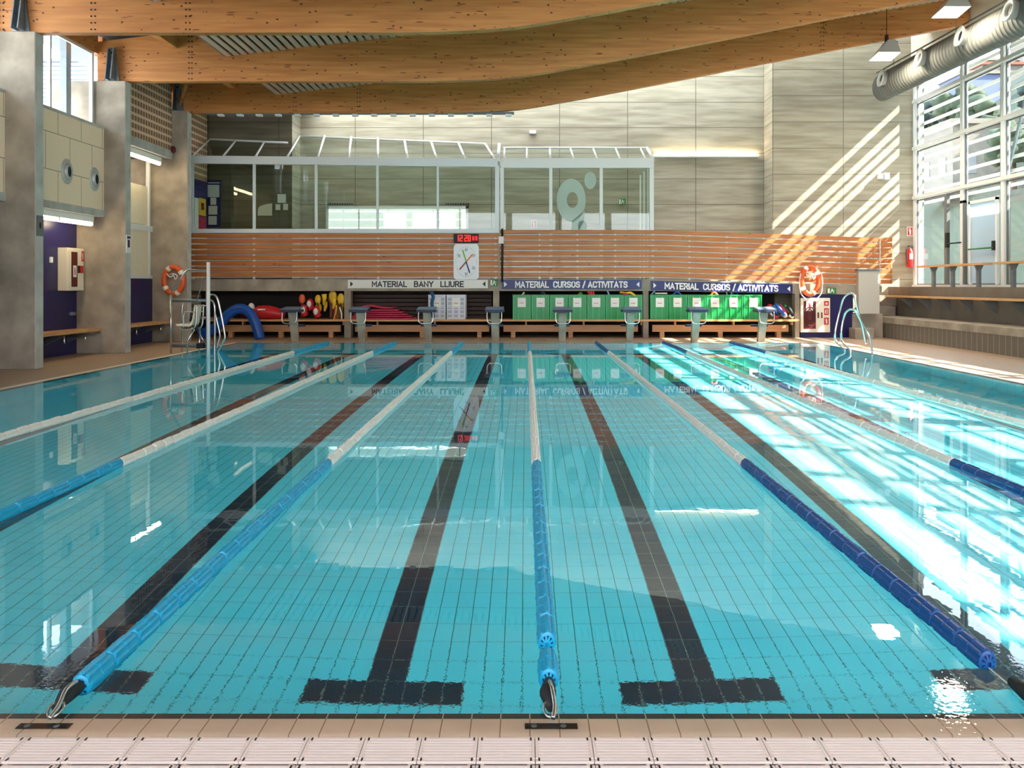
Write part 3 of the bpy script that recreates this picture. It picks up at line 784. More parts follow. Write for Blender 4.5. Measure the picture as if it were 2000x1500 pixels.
# signs
def arrow(mb, x, z, y, s, d):
    mb.quad((x, y, z - s), (x + d * s * 1.1, y, z), (x, y, z + s))
def sign(x0, x1, z0, z1, label, body, t0, t1, mp, mi, dz=0, zt0=.13, zt1=.85):
    """dz: fall of the right end"""
    y = FWD - .06; w = x1 - x0
    o = thing('bay_sign', label, 'sign', ((x0 + x1) / 2, y, z0))
    m = MB(); m.strip([(x0, y, z1), (x1, y, z1 + dz)], [(x0, y, z0), (x1, y, z0 + dz)], (0, .05, 0)); m.build('board', mp, o)
    k = MB(); h = z1 - z0
    sign_letters(body, x0 + w * t0, x0 + w * t1, z0 + h * zt0, z0 + h * zt1, y - .004, k)
    for v in k.v: v.z += dz * (v.x - x0) / w
    k.build('lettering', mi, o)
    k = MB(); arrow(k, x0 + .1, (z0 + z1) / 2, y - .004, .11, 1); arrow(k, x1 - .1, (z0 + z1) / 2 + dz, y - .004, .11, -1); k.build('arrows', mi, o)
zs = lambda p: wz(p, FWD)
sign(wx(680, FWD), wx(953, FWD), zs(563), zs(546.5), 'white board reading MATERIAL BANY LLIURE in dark letters', 'MATERIAL   BANY   LLIURE', .175, .825, M['paper'], M['ink'])
sign(wx(980, FWD), wx(1253, FWD), zs(564.5), zs(546.5), 'navy board reading MATERIAL CURSOS / ACTIVITATS beside the exit sign, left of the two', 'MATERIAL  CURSOS / ACTIVITATS', .1, .895, M['navy'], M['paper'])
sign(wx(1271, FWD), wx(1547, FWD), zs(566.5), zs(548.5), 'navy board reading MATERIAL CURSOS / ACTIVITATS nearest the right lifebuoy, sloping down', 'MATERIAL  CURSOS / ACTIVITATS', .1, .895, M['navy'], M['paper'], -.14)

def exit_sign(c0, c1, D_, lab, x=None):
    a = W(c0[0], c0[1], D_); b_ = W(c1[0], c1[1], D_)
    o = thing('exit_sign', lab, 'sign', ((a.x + b_.x) / 2, D_, b_.z))
    MB().box(a.x, b_.x, D_ - .02, D_, b_.z, a.z).build('plate', M['exitgreen'], o)
    m = MB(); icon(m, 'run', a.x, b_.x, b_.z, a.z, D_ - .024); m.build('pictogram', M['paper'], o)
exit_sign((957, 545), (972, 559), FWD - .04, 'green exit sign beside the white bay board')
exit_sign((1615, 562), (1633, 574), FWD - .04, 'green exit sign above the right fire cabinet')
exit_sign((1208, 388), (1222, 400), 35.27, 'green exit sign on the back wall behind the right glass screen')
def ext_sign(c0, c1, D_, lab):
    a = W(c0[0], c0[1], D_); b_ = W(c1[0], c1[1], D_)
    o = thing('extinguisher_sign', lab, 'sign', ((a.x + b_.x) / 2, D_, b_.z))
    MB().box(a.x, b_.x, D_ - .02, D_, b_.z, a.z).build('plate', M['paper'], o)
    e_ = .03; MB().box(a.x + e_, b_.x - e_, D_ - .024, D_ - .02, b_.z + e_, a.z - e_).build('red_field', M['red'], o)
    m = MB(); icon(m, 'ext', a.x, b_.x, b_.z, a.z, D_ - .03); m.build('pictogram', M['paper'], o)
ext_sign((1771, 443), (1783, 461), 34.07, 'small red extinguisher sign on the right wall above the extinguisher')
ext_sign((1037, 430), (1048, 446), 35.27, 'small red extinguisher sign behind the right glass screen')

# railings
def railing(name, lab, x0, x1, ztop, zbot, n, dz, posts, y=FWD, mt='slat'):
    """dz(x): vertical shift along the run"""
    o = thing(name, lab, 'railing', ((x0 + x1) / 2, y, zbot))
    p = (ztop - zbot) / n; k = 14
    xs = [x0 + (x1 - x0) * i / k for i in range(k + 1)]
    m = MB(); e_ = MB()
    for i in range(n):
        zt_ = ztop - i * p
        m.strip([(x, y, zt_ + dz(x)) for x in xs], [(x, y, zt_ - p * .74 + dz(x)) for x in xs], (0, .04, 0))
    m.build('slat_panel', M[mt], o)
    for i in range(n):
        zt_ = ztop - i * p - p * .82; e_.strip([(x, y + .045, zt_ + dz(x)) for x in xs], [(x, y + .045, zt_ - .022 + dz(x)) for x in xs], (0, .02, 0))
    e_.build('lit_edge_strips', M['frame'], o)  # pale strips added in the gaps to stand for lit slat edges
    for px in posts:
        x = px if isinstance(px, float) else wx(px, y)
        a = MB(); a.box(x - .04, x + .04, y + .045, y + .1, zbot + dz(x) - .05, ztop + dz(x)); a.build('post', M['frame'], o)
        a = MB()
        for i in range(n):
            zt_ = ztop - i * p - p * .87 + dz(x); a.box(x - .03, x + .03, y + .02, y + .05, zt_ - .03, zt_ + .03)
        a.build('slat_clips', M['frame'], o)
    return o
z0_ = wz(545, FWD)
def rl(x): return 0
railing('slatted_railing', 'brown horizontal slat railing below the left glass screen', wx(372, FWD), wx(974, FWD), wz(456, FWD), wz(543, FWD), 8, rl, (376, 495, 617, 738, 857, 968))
def rr(x):
    return -max(0, x - 5.4) * .036
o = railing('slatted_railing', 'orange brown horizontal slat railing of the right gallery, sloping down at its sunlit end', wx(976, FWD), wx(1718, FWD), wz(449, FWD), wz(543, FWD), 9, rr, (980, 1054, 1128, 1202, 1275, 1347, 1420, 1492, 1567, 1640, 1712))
m = MB(); m.tube([(wx(981, FWD), FWD - .05, 2.3), (wx(981, FWD), FWD - .05, 4.5)], .045, 8); m.build('cable_pipe', M['black'], o)
m = MB(); m.box(wx(974, FWD), wx(984, FWD), FWD - .12, FWD - .08, wz(476, FWD), wz(462, FWD)); m.build('notice', M['paper'], o)
# curved end of the railing
o = thing('slatted_railing_end', 'rounded slatted end of the right railing turning towards the glass facade', 'railing', (wx(1728, FWD), 31.9, 2.1))
x0, x1 = wx(1720, FWD), wx(1740, 31.9); zt_, zb_ = wz(464, FWD), wz(557, FWD)
m = MB(); p = (zt_ - zb_) / 9
arc = [(x0, FWD)] + [(x1 - .12 + .12 * math.sin(a), FWD + .25 - .25 * math.cos(a)) for a in (0, .5, 1, 1.57)] + [(x1, 33.9)]
for i in range(9):
    za = zt_ - i * p
    for (ax, ay), (bx_, by_) in zip(arc, arc[1:]):
        m.quad((ax, ay, za), (bx_, by_, za), (bx_, by_, za - p * .74), (ax, ay, za - p * .74))
sl = m.build('slat_panel', M['slat'], o, recalc=False)
sd = sl.modifiers.new('thick', 'SOLIDIFY'); sd.thickness = .035
MB().box(x0 - .05, x0 + .02, FWD, FWD + .06, zb_ - .05, zt_).build('post', M['frame'], o)
MB().box(x1 - .06, x1 - .01, 33.6, 33.7, zb_ - .05, zt_).build('post', M['frame'], o)

# glazed screens
def P(px, py, D_=FWD): return W(px, py, D_)
o = thing('glass_screen', 'long glazed screen of the left gallery with sloping glass roof', 'glass screen', (wx(670, FWD), FWD, 4.3))
zsil0, zsil1 = wz(455, FWD), wz(447, FWD)
MB().box(wx(373, FWD), wx(970, FWD), FWD - .02, FWD + .12, zsil0, zsil1).build('sill', M['frame'], o)
ya, yb = FWD, FWD + .12
hd = [(wx(373, FWD), wz(304, FWD), wz(319, FWD)), (wx(972, FWD), wz(310, FWD), wz(326, FWD))]
MB().strip([(h_[0], ya - .04, h_[1]) for h_ in hd], [(h_[0], ya - .04, h_[2]) for h_ in hd], (0, .2, 0)).build('header', M['frame'], o)
def hz(x): t = (x - hd[0][0]) / (hd[1][0] - hd[0][0]); return hd[0][2] + t * (hd[1][2] - hd[0][2])
pp = [(373, 377), (494, 498), (615, 619), (735, 739), (853, 857), (967, 975)]
for a, b_ in pp:
    x0, x1 = wx(a, FWD), wx(b_, FWD); MB().box(x0, x1, ya - .03, yb, zsil0 - (.0 if a < 960 else 0), hz(x0) + .05).build('mullion', M['frame'], o)
for (a, b_), (c_, d_) in zip(pp, pp[1:]):
    x0, x1 = wx(b_, FWD), wx(c_, FWD); MB().box(x0, x1, ya + .04, ya + .055, zsil1, min(hz(x0), hz(x1))).build('glass_pane', M['glassgreen'], o)
# sloping roof: rafters from header to wall
def back(px, py, D_): return W(px, py, D_)
raft = [((375, 304), (410, 272, 34.0)), ((435, 304), (460, 275, 34.0)), ((498, 305), (516, 277, 34.0)), ((560, 306), (585, 266, 35.2)), ((620, 306), (634, 265, 35.2)),
        ((680, 307), (686, 267, 35.2)), ((737, 308), (738, 269, 35.2)), ((795, 308), (790, 273, 35.2)), ((852, 309), (842, 276, 35.2)), ((908, 309), (895, 278, 35.2)), ((966, 310), (948, 281, 35.2))]
A_, B_ = [], []
for i, (a, b_) in enumerate(raft):
    p0 = P(*a); p1 = back(*b_); A_.append(p0); B_.append(p1)
    MB().tube([p0 + Vector((0, .1, .02)), p1], .05, 4).build('rafter', M['wframe'], o)
for i in range(len(A_) - 1):
    if i == 2: continue
    m = MB(); m.quad(A_[i] + Vector((0, .1, 0)), A_[i + 1] + Vector((0, .1, 0)), B_[i + 1], B_[i]); m.build('roof_glass', M['glassgreen'], o, recalc=False)
MB().tube([B_[3], B_[-1]], .05, 4).build('wall_rail', M['frame'], o); MB().tube([B_[0], B_[2], B_[2] + Vector((1.05, 0, -.05))], .05, 4).build('wall_rail', M['frame'], o)
MB().box(wx(970, FWD), wx(976, FWD), FWD, 35.25, wz(310, FWD) - .1, wz(310, FWD) + .1).build('end_rail', M['frame'], o)
MB().tube([(wx(973, FWD), FWD, wz(308, FWD)), (wx(975, 33), 33, wz(282, 33))], .07, 6).build('corner_brace', M['frame'], o)

o = thing('glass_screen', 'shorter glazed screen of the right gallery with the ring emblem on its pane', 'glass screen', (wx(1125, FWD), FWD, 4.3))
MB().box(wx(979, FWD), wx(1278, FWD), FWD + .08, FWD + .3, wz(327, FWD), wz(308, FWD)).build('header', M['wframe'], o)
pr = [(977, 984), (1073, 1079), (1172, 1178), (1270, 1278)]
for a, b_ in pr: MB().box(wx(a, FWD), wx(b_, FWD), FWD + .12, FWD + .24, 2.42, wz(327, FWD)).build('mullion', M['wframe'], o)
for (a, b_), (c_, d_) in zip(pr, pr[1:]):
    MB().box(wx(b_, FWD), wx(c_, FWD), FWD + .17, FWD + .185, 2.42, wz(327, FWD)).build('glass_pane', M['glassgreen'], o)
# emblem film on the middle pane
ye = FWD + .15
def disc(m, cx, cz, rx, rz, rin=None, n=40):
    for i in range(n):
        a, b_ = 2 * PI * i / n, 2 * PI * (i + 1) / n
        if rin:
            m.quad((cx + rx * math.cos(a), ye, cz + rz * math.sin(a)), (cx + rx * math.cos(b_), ye, cz + rz * math.sin(b_)),
                   (cx + .05 + rin[0] * math.cos(b_), ye, cz + rin[1] * math.sin(b_) + .0), (cx + .05 + rin[0] * math.cos(a), ye, cz + rin[1] * math.sin(a)))
        else: m.quad((cx, ye, cz), (cx + rx * math.cos(a), ye, cz + rz * math.sin(a)), (cx + rx * math.cos(b_), ye, cz + rz * math.sin(b_)))
m = MB(); c = P(1117, 390); disc(m, c.x - .02, c.z, 28.5 / 47.3, 42 / 47.3, (11 / 47.3, 15.5 / 47.3))
c = P(1153.5, 351.5); disc(m, c.x, c.z, 11.5 / 47.3, 17 / 47.3)
c = P(1138, 441); disc(m, c.x, c.z, 9 / 47.3, 11 / 47.3)
m.quad(P(1117, 431) + Vector((0, ye - FWD, 0)), P(1117, 452) + Vector((0, ye - FWD, 0)), P(1130, 452) + Vector((0, ye - FWD, 0)), P(1141, 432) + Vector((0, ye - FWD, 0)), P(1143, 410) + Vector((0, ye - FWD, 0)))
m.build('emblem', M['film'], o, recalc=False)
# its shallow roof and return
zr0, zr1 = wz(308, FWD), wz(292, 32.9)
for px in (984, 1029, 1075, 1121, 1167, 1212, 1262):
    a = P(px, 308) + Vector((0, .2, 0)); q = W(px + (1027 - px) * .03 + (-4 if px > 1100 else 0), 290, 33.0)
    MB().tube([a, q], .045, 4).build('rafter', M['wframe'], o)
m = MB(); m.quad(P(980, 308) + Vector((0, .2, 0)), P(1275, 308) + Vector((0, .2, 0)), W(1262, 289, 33.0), W(982, 289, 33.0)); m.build('roof_glass', M['glassgreen'], o, recalc=False)
MB().tube([W(982, 289, 33.0), W(1264, 289, 33.0)], .05, 4).build('ridge_rail', M['frame'], o)
MB().tube([P(1277, 308) + Vector((0, .2, 0)), W(1264, 289, 33.0)], .07, 4).build('end_rafter', M['frame'], o)
for D_ in (32.9, 34.0, 35.1):
    MB().box(wx(1275, FWD) - .03, wx(1275, FWD) + .03, D_, D_ + .06, 2.42, 7.2).build('mullion', M['wframe'], o)
MB().box(wx(1275, FWD) - .01, wx(1275, FWD) + .01, FWD + .3, 35.2, 2.42, 7.2).build('side_pane', M['glass'], o)

# window in the back wall with bright slatted yard behind
o = struct(MB().box(xw0, xw1, 35.25, 35.32, zw1 - .12, zw1).box(xw0, xw0 + .12, 35.25, 35.32, zw0, zw1).box(xw1 - .12, xw1, 35.25, 35.32, zw0, zw1).build('window_20', M['white']))
mb = MB()
for px in (700, 738, 855, 897): mb.box(wx(px, 35.4), wx(px, 35.4) + .06, 35.36, 35.4, zw0, zw1)
struct(mb.build('window_20_bars', M['white']))
mb = MB()
for i in range(9): mb.box(xw0 - 2, xw1 + 2, 37.5, 37.56, 2.6 + i * .4, 2.95 + i * .4)
for i in range(6): mb.box(xw0 - 2 + i * 2.2, xw0 - 1.9 + i * 2.2, 37.56, 37.64, 0, 6.4)
tag(mb.build('yard_fence', M['white']), 'white slatted fence in the yard seen through the back window', 'fence')
# backdrop of small wall lettering above the window
for (a, b_, lab) in ((640, 688, 'short line of small dark letters on the back wall above the window, left one'), (870, 914, 'short line of small dark letters on the back wall above the window, right one')):
    m = MB(); x = wx(a, 35.28); random.seed(a)
    while x < wx(b_, 35.28):
        w = random.uniform(.05, .1); m.box(x, x + w, 35.28, 35.3, wz(400.5, 35.3), wz(397, 35.3)); x += w + .035
    tag(m.build('wall_lettering', M['ink']), lab, 'lettering')
# wall things
o = thing('wall_light', 'long thin lit strip on the grey back wall right of the gallery', 'light', (wx(1378, 35.2), 35.25, wz(305, 35.2)))
MB().box(wx(1278, 35.2), wx(1481, 35.2), 35.12, 35.3, wz(307, 35.2), wz(303.5, 35.2)).build('housing', M['white'], o)
MB().box(wx(1280, 35.2), wx(1480, 35.2), 35.14, 35.28, wz(303.5, 35.2), wz(301, 35.2)).build('tube', M['tube'], o)
o = thing('wall_sensor', 'small white box high on the grey back wall', 'sensor', (wx(1040, 35.2), 35.25, wz(260, 35.2)))
MB().box(wx(1034, 35.2), wx(1047, 35.2), 35.15, 35.3, wz(261, 35.2), wz(255, 35.2)).build('body', M['white'], o)
MB().box(wx(1036, 35.2), wx(1045, 35.2), 35.13, 35.28, wz(263, 35.2), wz(261, 35.2)).build('lens', M['greydark'], o)
o = thing('wall_floodlight', 'small white twin fitting on the right wall amid the sun stripes', 'light', (wx(1725, 34), 34.05, wz(350, 34)))
MB().box(wx(1715, 34), wx(1723, 34), 33.9, 34.1, wz(350, 34), wz(340, 34)).build('head', M['white'], o)
MB().box(wx(1725, 34), wx(1735, 34), 33.85, 34.1, wz(351, 34), wz(338, 34)).build('head', M['white'], o)
# notice boards and papers in the left gallery
o = thing('notice_board', 'tall blue notice board with white sheets on the dark gallery wall', 'notice board', (wx(417, 34), 34.05, wz(443, 34)))
MB().box(wx(404, 34), wx(430, 34), 34.02, 34.09, wz(443, 34), wz(352, 34)).build('board', M['navy'], o)
for (a, b_, c_, d_) in ((404, 428, 361, 385), (411, 422, 386, 400), (407, 424, 402, 419), (407, 423, 422, 439), (406, 429, 356, 358)):
    MB().box(wx(a, 34), wx(b_, 34), 34.0, 34.02, wz(d_, 34), wz(c_, 34)).build('sheet', M['paper'], o)
o = thing('notice_board', 'blue notice board with yellow and red posters at the left end of the gallery', 'notice board', (-14.09, 33.3, wz(443, 33.3)))
MB().box(-14.14, -14.09, 32.6, 34.0, wz(443, 33.3), wz(352, 33.3)).build('board', M['navy'], o)
MB().box(-14.1, -14.08, 33.1, 33.8, 5.2, 5.95).build('poster', M['yellow'], o)
MB().box(-14.1, -14.08, 33.1, 33.8, 4.4, 5.15).build('poster', M['pink'], o)
MB().box(-14.08, -14.07, 33.3, 33.6, 5.45, 5.75).build('poster_motif', M['darkred'], o)
MB().box(-14.1, -14.08, 32.65, 33.05, 4.4, 5.9).build('sheet', M['paper'], o)
m = MB(); m.prism([W(503, 421, 34.05), W(531, 421, 34.05), W(531, 397, 34.05), W(518, 399, 34.05), W(507, 403, 34.05), W(504, 407, 34.05)], 0, (0, .04, 0))
tag(m.build('wall_panel', M['cream']), 'cream board with a curved top on the dark gallery wall', 'sign')
for i, (a, b_, c_, d_, lab) in enumerate(((542, 558, 379, 396, 'large white sheet pinned beside the pale wall corner in the gallery'), (538, 547, 399, 410, 'small sheet with a dark symbol pinned on the dark gallery wall'), (553, 562, 398, 410, 'small sheet nearest the pale wall corner in the gallery'))):
    tag(box(wx(a, 34.05), wx(b_, 34.05), 34.05, 34.09, wz(d_, 34.05), wz(c_, 34.05)).build('notice_sheet', M['paper']), lab, 'notice')

# ------------------------------------------------------------------ clocks on the railing
o = thing('digital_timer', 'black digital timer with glowing red digits above the pace clock', 'timer', (wx(910, FWD), FWD - .1, wz(474, FWD)))
MB().box(wx(887, FWD), wx(935, FWD), FWD - .14, FWD - .02, wz(475, FWD), wz(457, FWD)).build('case', M['black'], o, bevel=.01)
def seg(m, d, x0, z0, w, h, y):
    S = {'0': 'abcdef', '1': 'bc', '2': 'abged', '5': 'afgcd', '8': 'abcdefg', '9': 'abcdfg'}[d]; t = .045
    q = {'a': (0, w, h - t, h), 'g': (0, w, h / 2 - t / 2, h / 2 + t / 2), 'd': (0, w, 0, t), 'f': (0, t, h / 2, h), 'b': (w - t, w, h / 2, h), 'e': (0, t, 0, h / 2), 'c': (w - t, w, 0, h / 2)}
    for k in S:
        a, b_, c_, d_ = q[k]; m.box(x0 + a, x0 + b_, y - .01, y, z0 + c_, z0 + d_)
m = MB()
for d, px in (('1', 890.5), ('2', 898), ('2', 907), ('8', 914)): seg(m, d, wx(px, FWD), wz(472, FWD), .13, .27, FWD - .14)
m.build('digits', M['led'], o)
m = MB()
for d, px in (('0', 923), ('0', 929)): seg(m, d, wx(px, FWD), wz(470, FWD), .08, .18, FWD - .14)
m.build('small_digits', M['led'], o)
o = thing('pace_clock', 'white pace clock with four coloured hands on the slatted railing', 'clock', (wx(911, FWD), FWD - .1, wz(546, FWD)))
cx, cz = wx(911, FWD), wz(511.5, FWD); hw, hh = .52, .73; yf = FWD - .12
pts = []
for (sx_, sz_, a0) in ((1, 1, 0), (-1, 1, 90), (-1, -1, 180), (1, -1, 270)):
    for a in range(0, 91, 15):
        t = math.radians(a0 + a); pts.append((cx + sx_ * (hw - .14) + .14 * math.cos(t), yf, cz + sz_ * (hh - .17) + .17 * math.sin(t)))
MB().prism(pts, 0, (0, .1, 0)).build('face', M['white'], o)
m = MB(); 
for i in range(60):
    a = 2 * PI * i / 60; r0 = .93 if i % 5 else .88; R_ = lambda r, da: (cx + (hw - .06) * r * math.sin(a + da), yf - .006, cz + (hh - .08) * r * math.cos(a + da))
    m.quad(R_(r0, -.012), R_(.97, -.012), R_(.97, .012), R_(r0, .012))
m.build('minute_marks', M['greydark'], o)
m = MB()
for s_, a in (('60', 0), ('10', 60), ('20', 120), ('30', 180), ('50', 300)):
    a = math.radians(a); X_, Z_ = cx + .34 * math.sin(a), cz + .5 * math.cos(a)
    text_mesh(s_, X_ - .055, X_ + .055, Z_ - .06, Z_ + .06, yf - .008, m, .01)
m.build('numerals', M['ink'], o)
for nm, cl, a, rr_ in (('green_hand', (120, 180, 60), -24, .95), ('orange_hand', (240, 120, 50), 52, .9), ('red_hand', (150, 30, 35), 232, .92), ('blue_hand', (40, 44, 120), 155, .9)):
    a = math.radians(a); d = Vector((.44 * math.sin(a) * rr_, 0, .66 * math.cos(a) * rr_)) * .92; n = Vector((d.z, 0, -d.x)).normalized() * .022
    c0 = Vector((cx, yf - .03, cz)); m = MB(); m.prism([c0 - n, c0 - n * 1.3 + d * .85, c0 + d, c0 + n * 1.3 + d * .85, c0 + n], 0, (0, .012, 0))
    mm = mat(nm, cl, .5); tag(m.build('hand', mm, o), nm.replace('_', ' '))

# ------------------------------------------------------------------ lane ropes
def float_mesh(name, mt):
    m = MB(); L = .262; n = 32
    prof_ = [(0, .016), (0, .038), (.006, .05), (.02, .057), (.1, .058), (.125, .058), (.130, .061), (.136, .058), (.2, .058), (.242, .057), (.256, .05), (L, .038), (L, .016)]
    b = 0
    for (a, r) in prof_:
        for i in range(n):
            rr_ = r * (1 if i % 4 < 2 else .86) if .015 < a < .245 else r
            t = 2 * PI * i / n; m.v.append(Vector((rr_ * math.cos(t), a, rr_ * 1.35 * math.sin(t))))
    for j in range(len(prof_) - 1):
        for i in range(n):
            i2 = (i + 1) % n; m._f((j * n + i, j * n + i2, (j + 1) * n + i2, (j + 1) * n + i))
    m._f(tuple(range(n))[::-1]); m._f(tuple((len(prof_) - 1) * n + i for i in range(n)))
    # end wheel: spoked rim
    m.smooth = False; m.cur = 1
    for end, s_ in ((.006, -1), (L - .006, 1)):
        ra, rb = (.014, .037); end = 0 if s_ < 0 else L
        for i in range(16):
            t0, t1 = 2 * PI * i / 16, 2 * PI * (i + 1) / 16
            q = lambda r, t: (r * math.cos(t), end + s_ * .0015, 1.35 * r * math.sin(t))
            m.quad(q(ra, t0), q(rb, t0), q(rb, t1), q(ra, t1))
    m.cur = 0
    for end in (.0, L):
        s_ = 1 if end > .1 else -1
        for i in range(10):
            t = 2 * PI * i / 10; d = Vector((math.cos(t), 0, 1.35 * math.sin(t))); w = Vector((-math.sin(t), 0, 1.35 * math.cos(t))) * .006
            e3 = Vector((0, end + s_ * .003, 0)); m.quad(d * .01 + e3 * 1 + Vector((0, s_ * .01, 0)) - w, d * .04 + e3 - w, d * .04 + e3 + w, d * .01 + e3 + Vector((0, s_ * .01, 0)) + w)
    me = bpy.data.meshes.new(name); me.from_pydata([tuple(v) for v in m.v], [], m.f); me.materials.append(mt); me.materials.append(M['floatdark'] if 'white' not in name else mt)
    for p_, mi_, sm_ in zip(me.polygons, m.mi, m.sm): p_.material_index = mi_
    return me
fm_blue = float_mesh('blue_float', M['blueplastic']); fm_navy = float_mesh('navy_float', M['navyplastic']); fm_white = float_mesh('white_float', M['whiteplastic'])
ropelab = ['leftmost lane rope, nearly all white floats in view', 'second lane rope from the left, leaving the frame at the left edge', 'third lane rope from the left, its blue end in the bottom left corner',
           'middle lane rope running straight towards the viewer', 'lane rope right of the middle one, ending at the bottom right corner', 'second lane rope from the right with sand coloured shaded floats', 'rightmost lane rope beside the pool ladder side']
RZ = .022
for k in range(7):
    x = .125 + 2.5 * (k - 3)
    o = thing('lane_rope', ropelab[k], 'lane rope', (x, PY0, 0), 'lane ropes across the pool')
    fm = fm_navy if k >= 4 else fm_blue
    ys = 4.36 if k != 3 else 4.6
    MB().tube([(x, PY0 - .02, .0), (x, PY1 - .05, RZ)], .006, 6).build('cable', M['steel'], o)
    y = ys; i = 0
    if k == 3 or k < 3:
        c = bpy.data.objects.new('float', fm); COL.objects.link(c); c.parent = o; c.location = (0, 4.16 - PY0 if k == 3 else 4.09 - PY0, RZ)
    while y < PY1 - .35:
        me = fm if (y < 8.95 or y > 24.1) else fm_white
        c = bpy.data.objects.new('float', me); COL.objects.link(c); c.parent = o; c.location = (0, y - PY0, RZ + random.uniform(-.003, .003)); c.rotation_euler = (random.uniform(-.01, .01), random.uniform(0, .3), random.uniform(-.008, .008))
        y += .27; i += 1
    # tensioner at the near end
    m = MB(); m.tube([(x, PY0 + .24, .03), (x - .01, PY0 + .1, .045), (x, PY0 - .02, .03)], [.03, .045, .02], 10); m.build('tensioner', M['rubber'], o)
    m = MB(); m.tube(smooth_path([(x, PY0 + .16, .075), (x + .01, PY0 + .05, .09), (x + .02, PY0 - .03, .05), (x + .01, PY0 - .09, .02)]), .012, 8); m.build('hook', M['steel'], o)
    m = MB(); m.tube([(x + .035 * math.cos(a), PY0 - .02 + .04 * math.sin(a), .03 + .02 * math.sin(a)) for a in [2 * PI * i / 12 for i in range(12)]], .007, 6, closed=True); m.build('ring', M['steel'], o)
    o2 = thing('rope_anchor', 'dark slotted anchor plate set in the coping at the end of the ' + ['leftmost', 'second', 'third', 'middle', 'fifth', 'sixth', 'rightmost'][k] + ' lane rope', 'anchor plate', (x, PY0 - .115, -.012), 'rope anchor plates in the coping')
    box(x - .13, x + .13, PY0 - .135, PY0 - .09, -.013, -.006).build('plate', M['rubber'], o2)
    for dx in (-.085, .06): MB().lathe((x + dx, PY0 - .112, -.006), 'z', [(0, .016), (.003, .014), (.003, 0)], 10).build('screw', M['galv'], o2)

# ------------------------------------------------------------------ near overflow grating
def grate_mesh():
    m = MB(); w = .2665; d = .204
    for i in range(9): m.box(0, w, .006 + i * .0215, .006 + i * .0215 + .014, -.012, 0)
    for x in (.02, w - .035): m.box(x, x + .015, 0, d, -.03, -.004)
    for sx_ in (0, w - .012): m.box(sx_, sx_ + .012, .03, d - .03, -.02, .002)
    m.cur = 1
    for yy in (.012, d - .035):
        for xx in (.012, w - .022): m.box(xx, xx + .008, yy, yy + .022, -.004, .0012)
    me = bpy.data.meshes.new('grating_panel'); me.from_pydata([tuple(v) for v in m.v], [], m.f); me.materials.append(M['grate']); me.materials.append(M['rubber'])
    for p_, mi_ in zip(me.polygons, m.mi): p_.material_index = mi_
    bm = bmesh.new(); bm.from_mesh(me); bmesh.ops.recalc_face_normals(bm, faces=bm.faces); bm.to_mesh(me); bm.free(); return me
gm = grate_mesh()
for r in range(2):
    for i in range(-10, 10):
        c = bpy.data.objects.new('grating_panel', gm); COL.objects.link(c); c.location = (i * .27 + .045 + .0, 3.485 - r * .212, .004)
        tag(c, ['pale pink slatted overflow grating panel in the row along the near pool edge', 'pale pink slatted overflow grating panel in the row nearest the viewer'][r], 'grating', 'overflow grating row %s' % ('at the coping' if r == 0 else 'nearest the viewer'))

# ------------------------------------------------------------------ starting blocks
sbl = ['behind the red float bags, leftmost of the blocks', 'in front of the concrete post and pink mats', 'in front of the white crates', 'below the pace clock and exit sign',
       'in front of the first green crates, left one', 'in front of the first green crates, right one', 'in front of the second green crates, in the sun', 'beside the snorkelling gear, rightmost of all']
for k, (tx, bx_) in enumerate(((570, 576), (703, 707), (832, 836), (968, 967), (1098, 1098), (1232, 1230), (1362, 1357), (1492, 1487))):
    X = wx(bx_, 29.35)
    o = thing('starting_block', 'grey starting block ' + sbl[k], 'starting block', (X, 29.35, 0), 'starting blocks along the far edge')
    zt_ = wz(603, 28.95)
    MB().prism([(X - .13, 29.35, 0), (X + .13, 29.35, 0), (X + .15, 28.95, zt_ - .14), (X - .15, 28.95, zt_ - .14)], 0, (0, .2, 0)).build('post', M['concrete'], o, bevel=.01)
    MB().box(X - .36, X + .36, 28.68, 29.28, zt_ - .13, zt_ - .03).build('platform', M['blockside'], o, bevel=.015)
    MB().prism([(X - .34, 28.68, zt_ - .03), (X + .34, 28.68, zt_ - .03), (X + .34, 29.3, zt_ + .04), (X - .34, 29.3, zt_ + .04)], 0, (0, 0, .03)).build('tread', M['blockgrey'], o)
    yb_ = 28.7
    MB().tube(smooth_path([(X - .27, yb_, zt_ - .1), (X - .27, yb_ - .05, zt_ - .4), (X - .2, yb_ - .06, zt_ - .52), (X, yb_ - .06, zt_ - .54), (X + .2, yb_ - .06, zt_ - .52), (X + .27, yb_ - .05, zt_ - .4), (X + .27, yb_, zt_ - .1)], 4), .022, 8).build('grip_bar', M['steel'], o)
    MB().box(X - .3, X + .3, 29.5, 29.75, .58, .66).build('rear_step', M['blockside'], o)
    MB().box(X - .05, X + .05, 29.3, 29.72, .5, .58).build('step_arm', M['galv'], o)

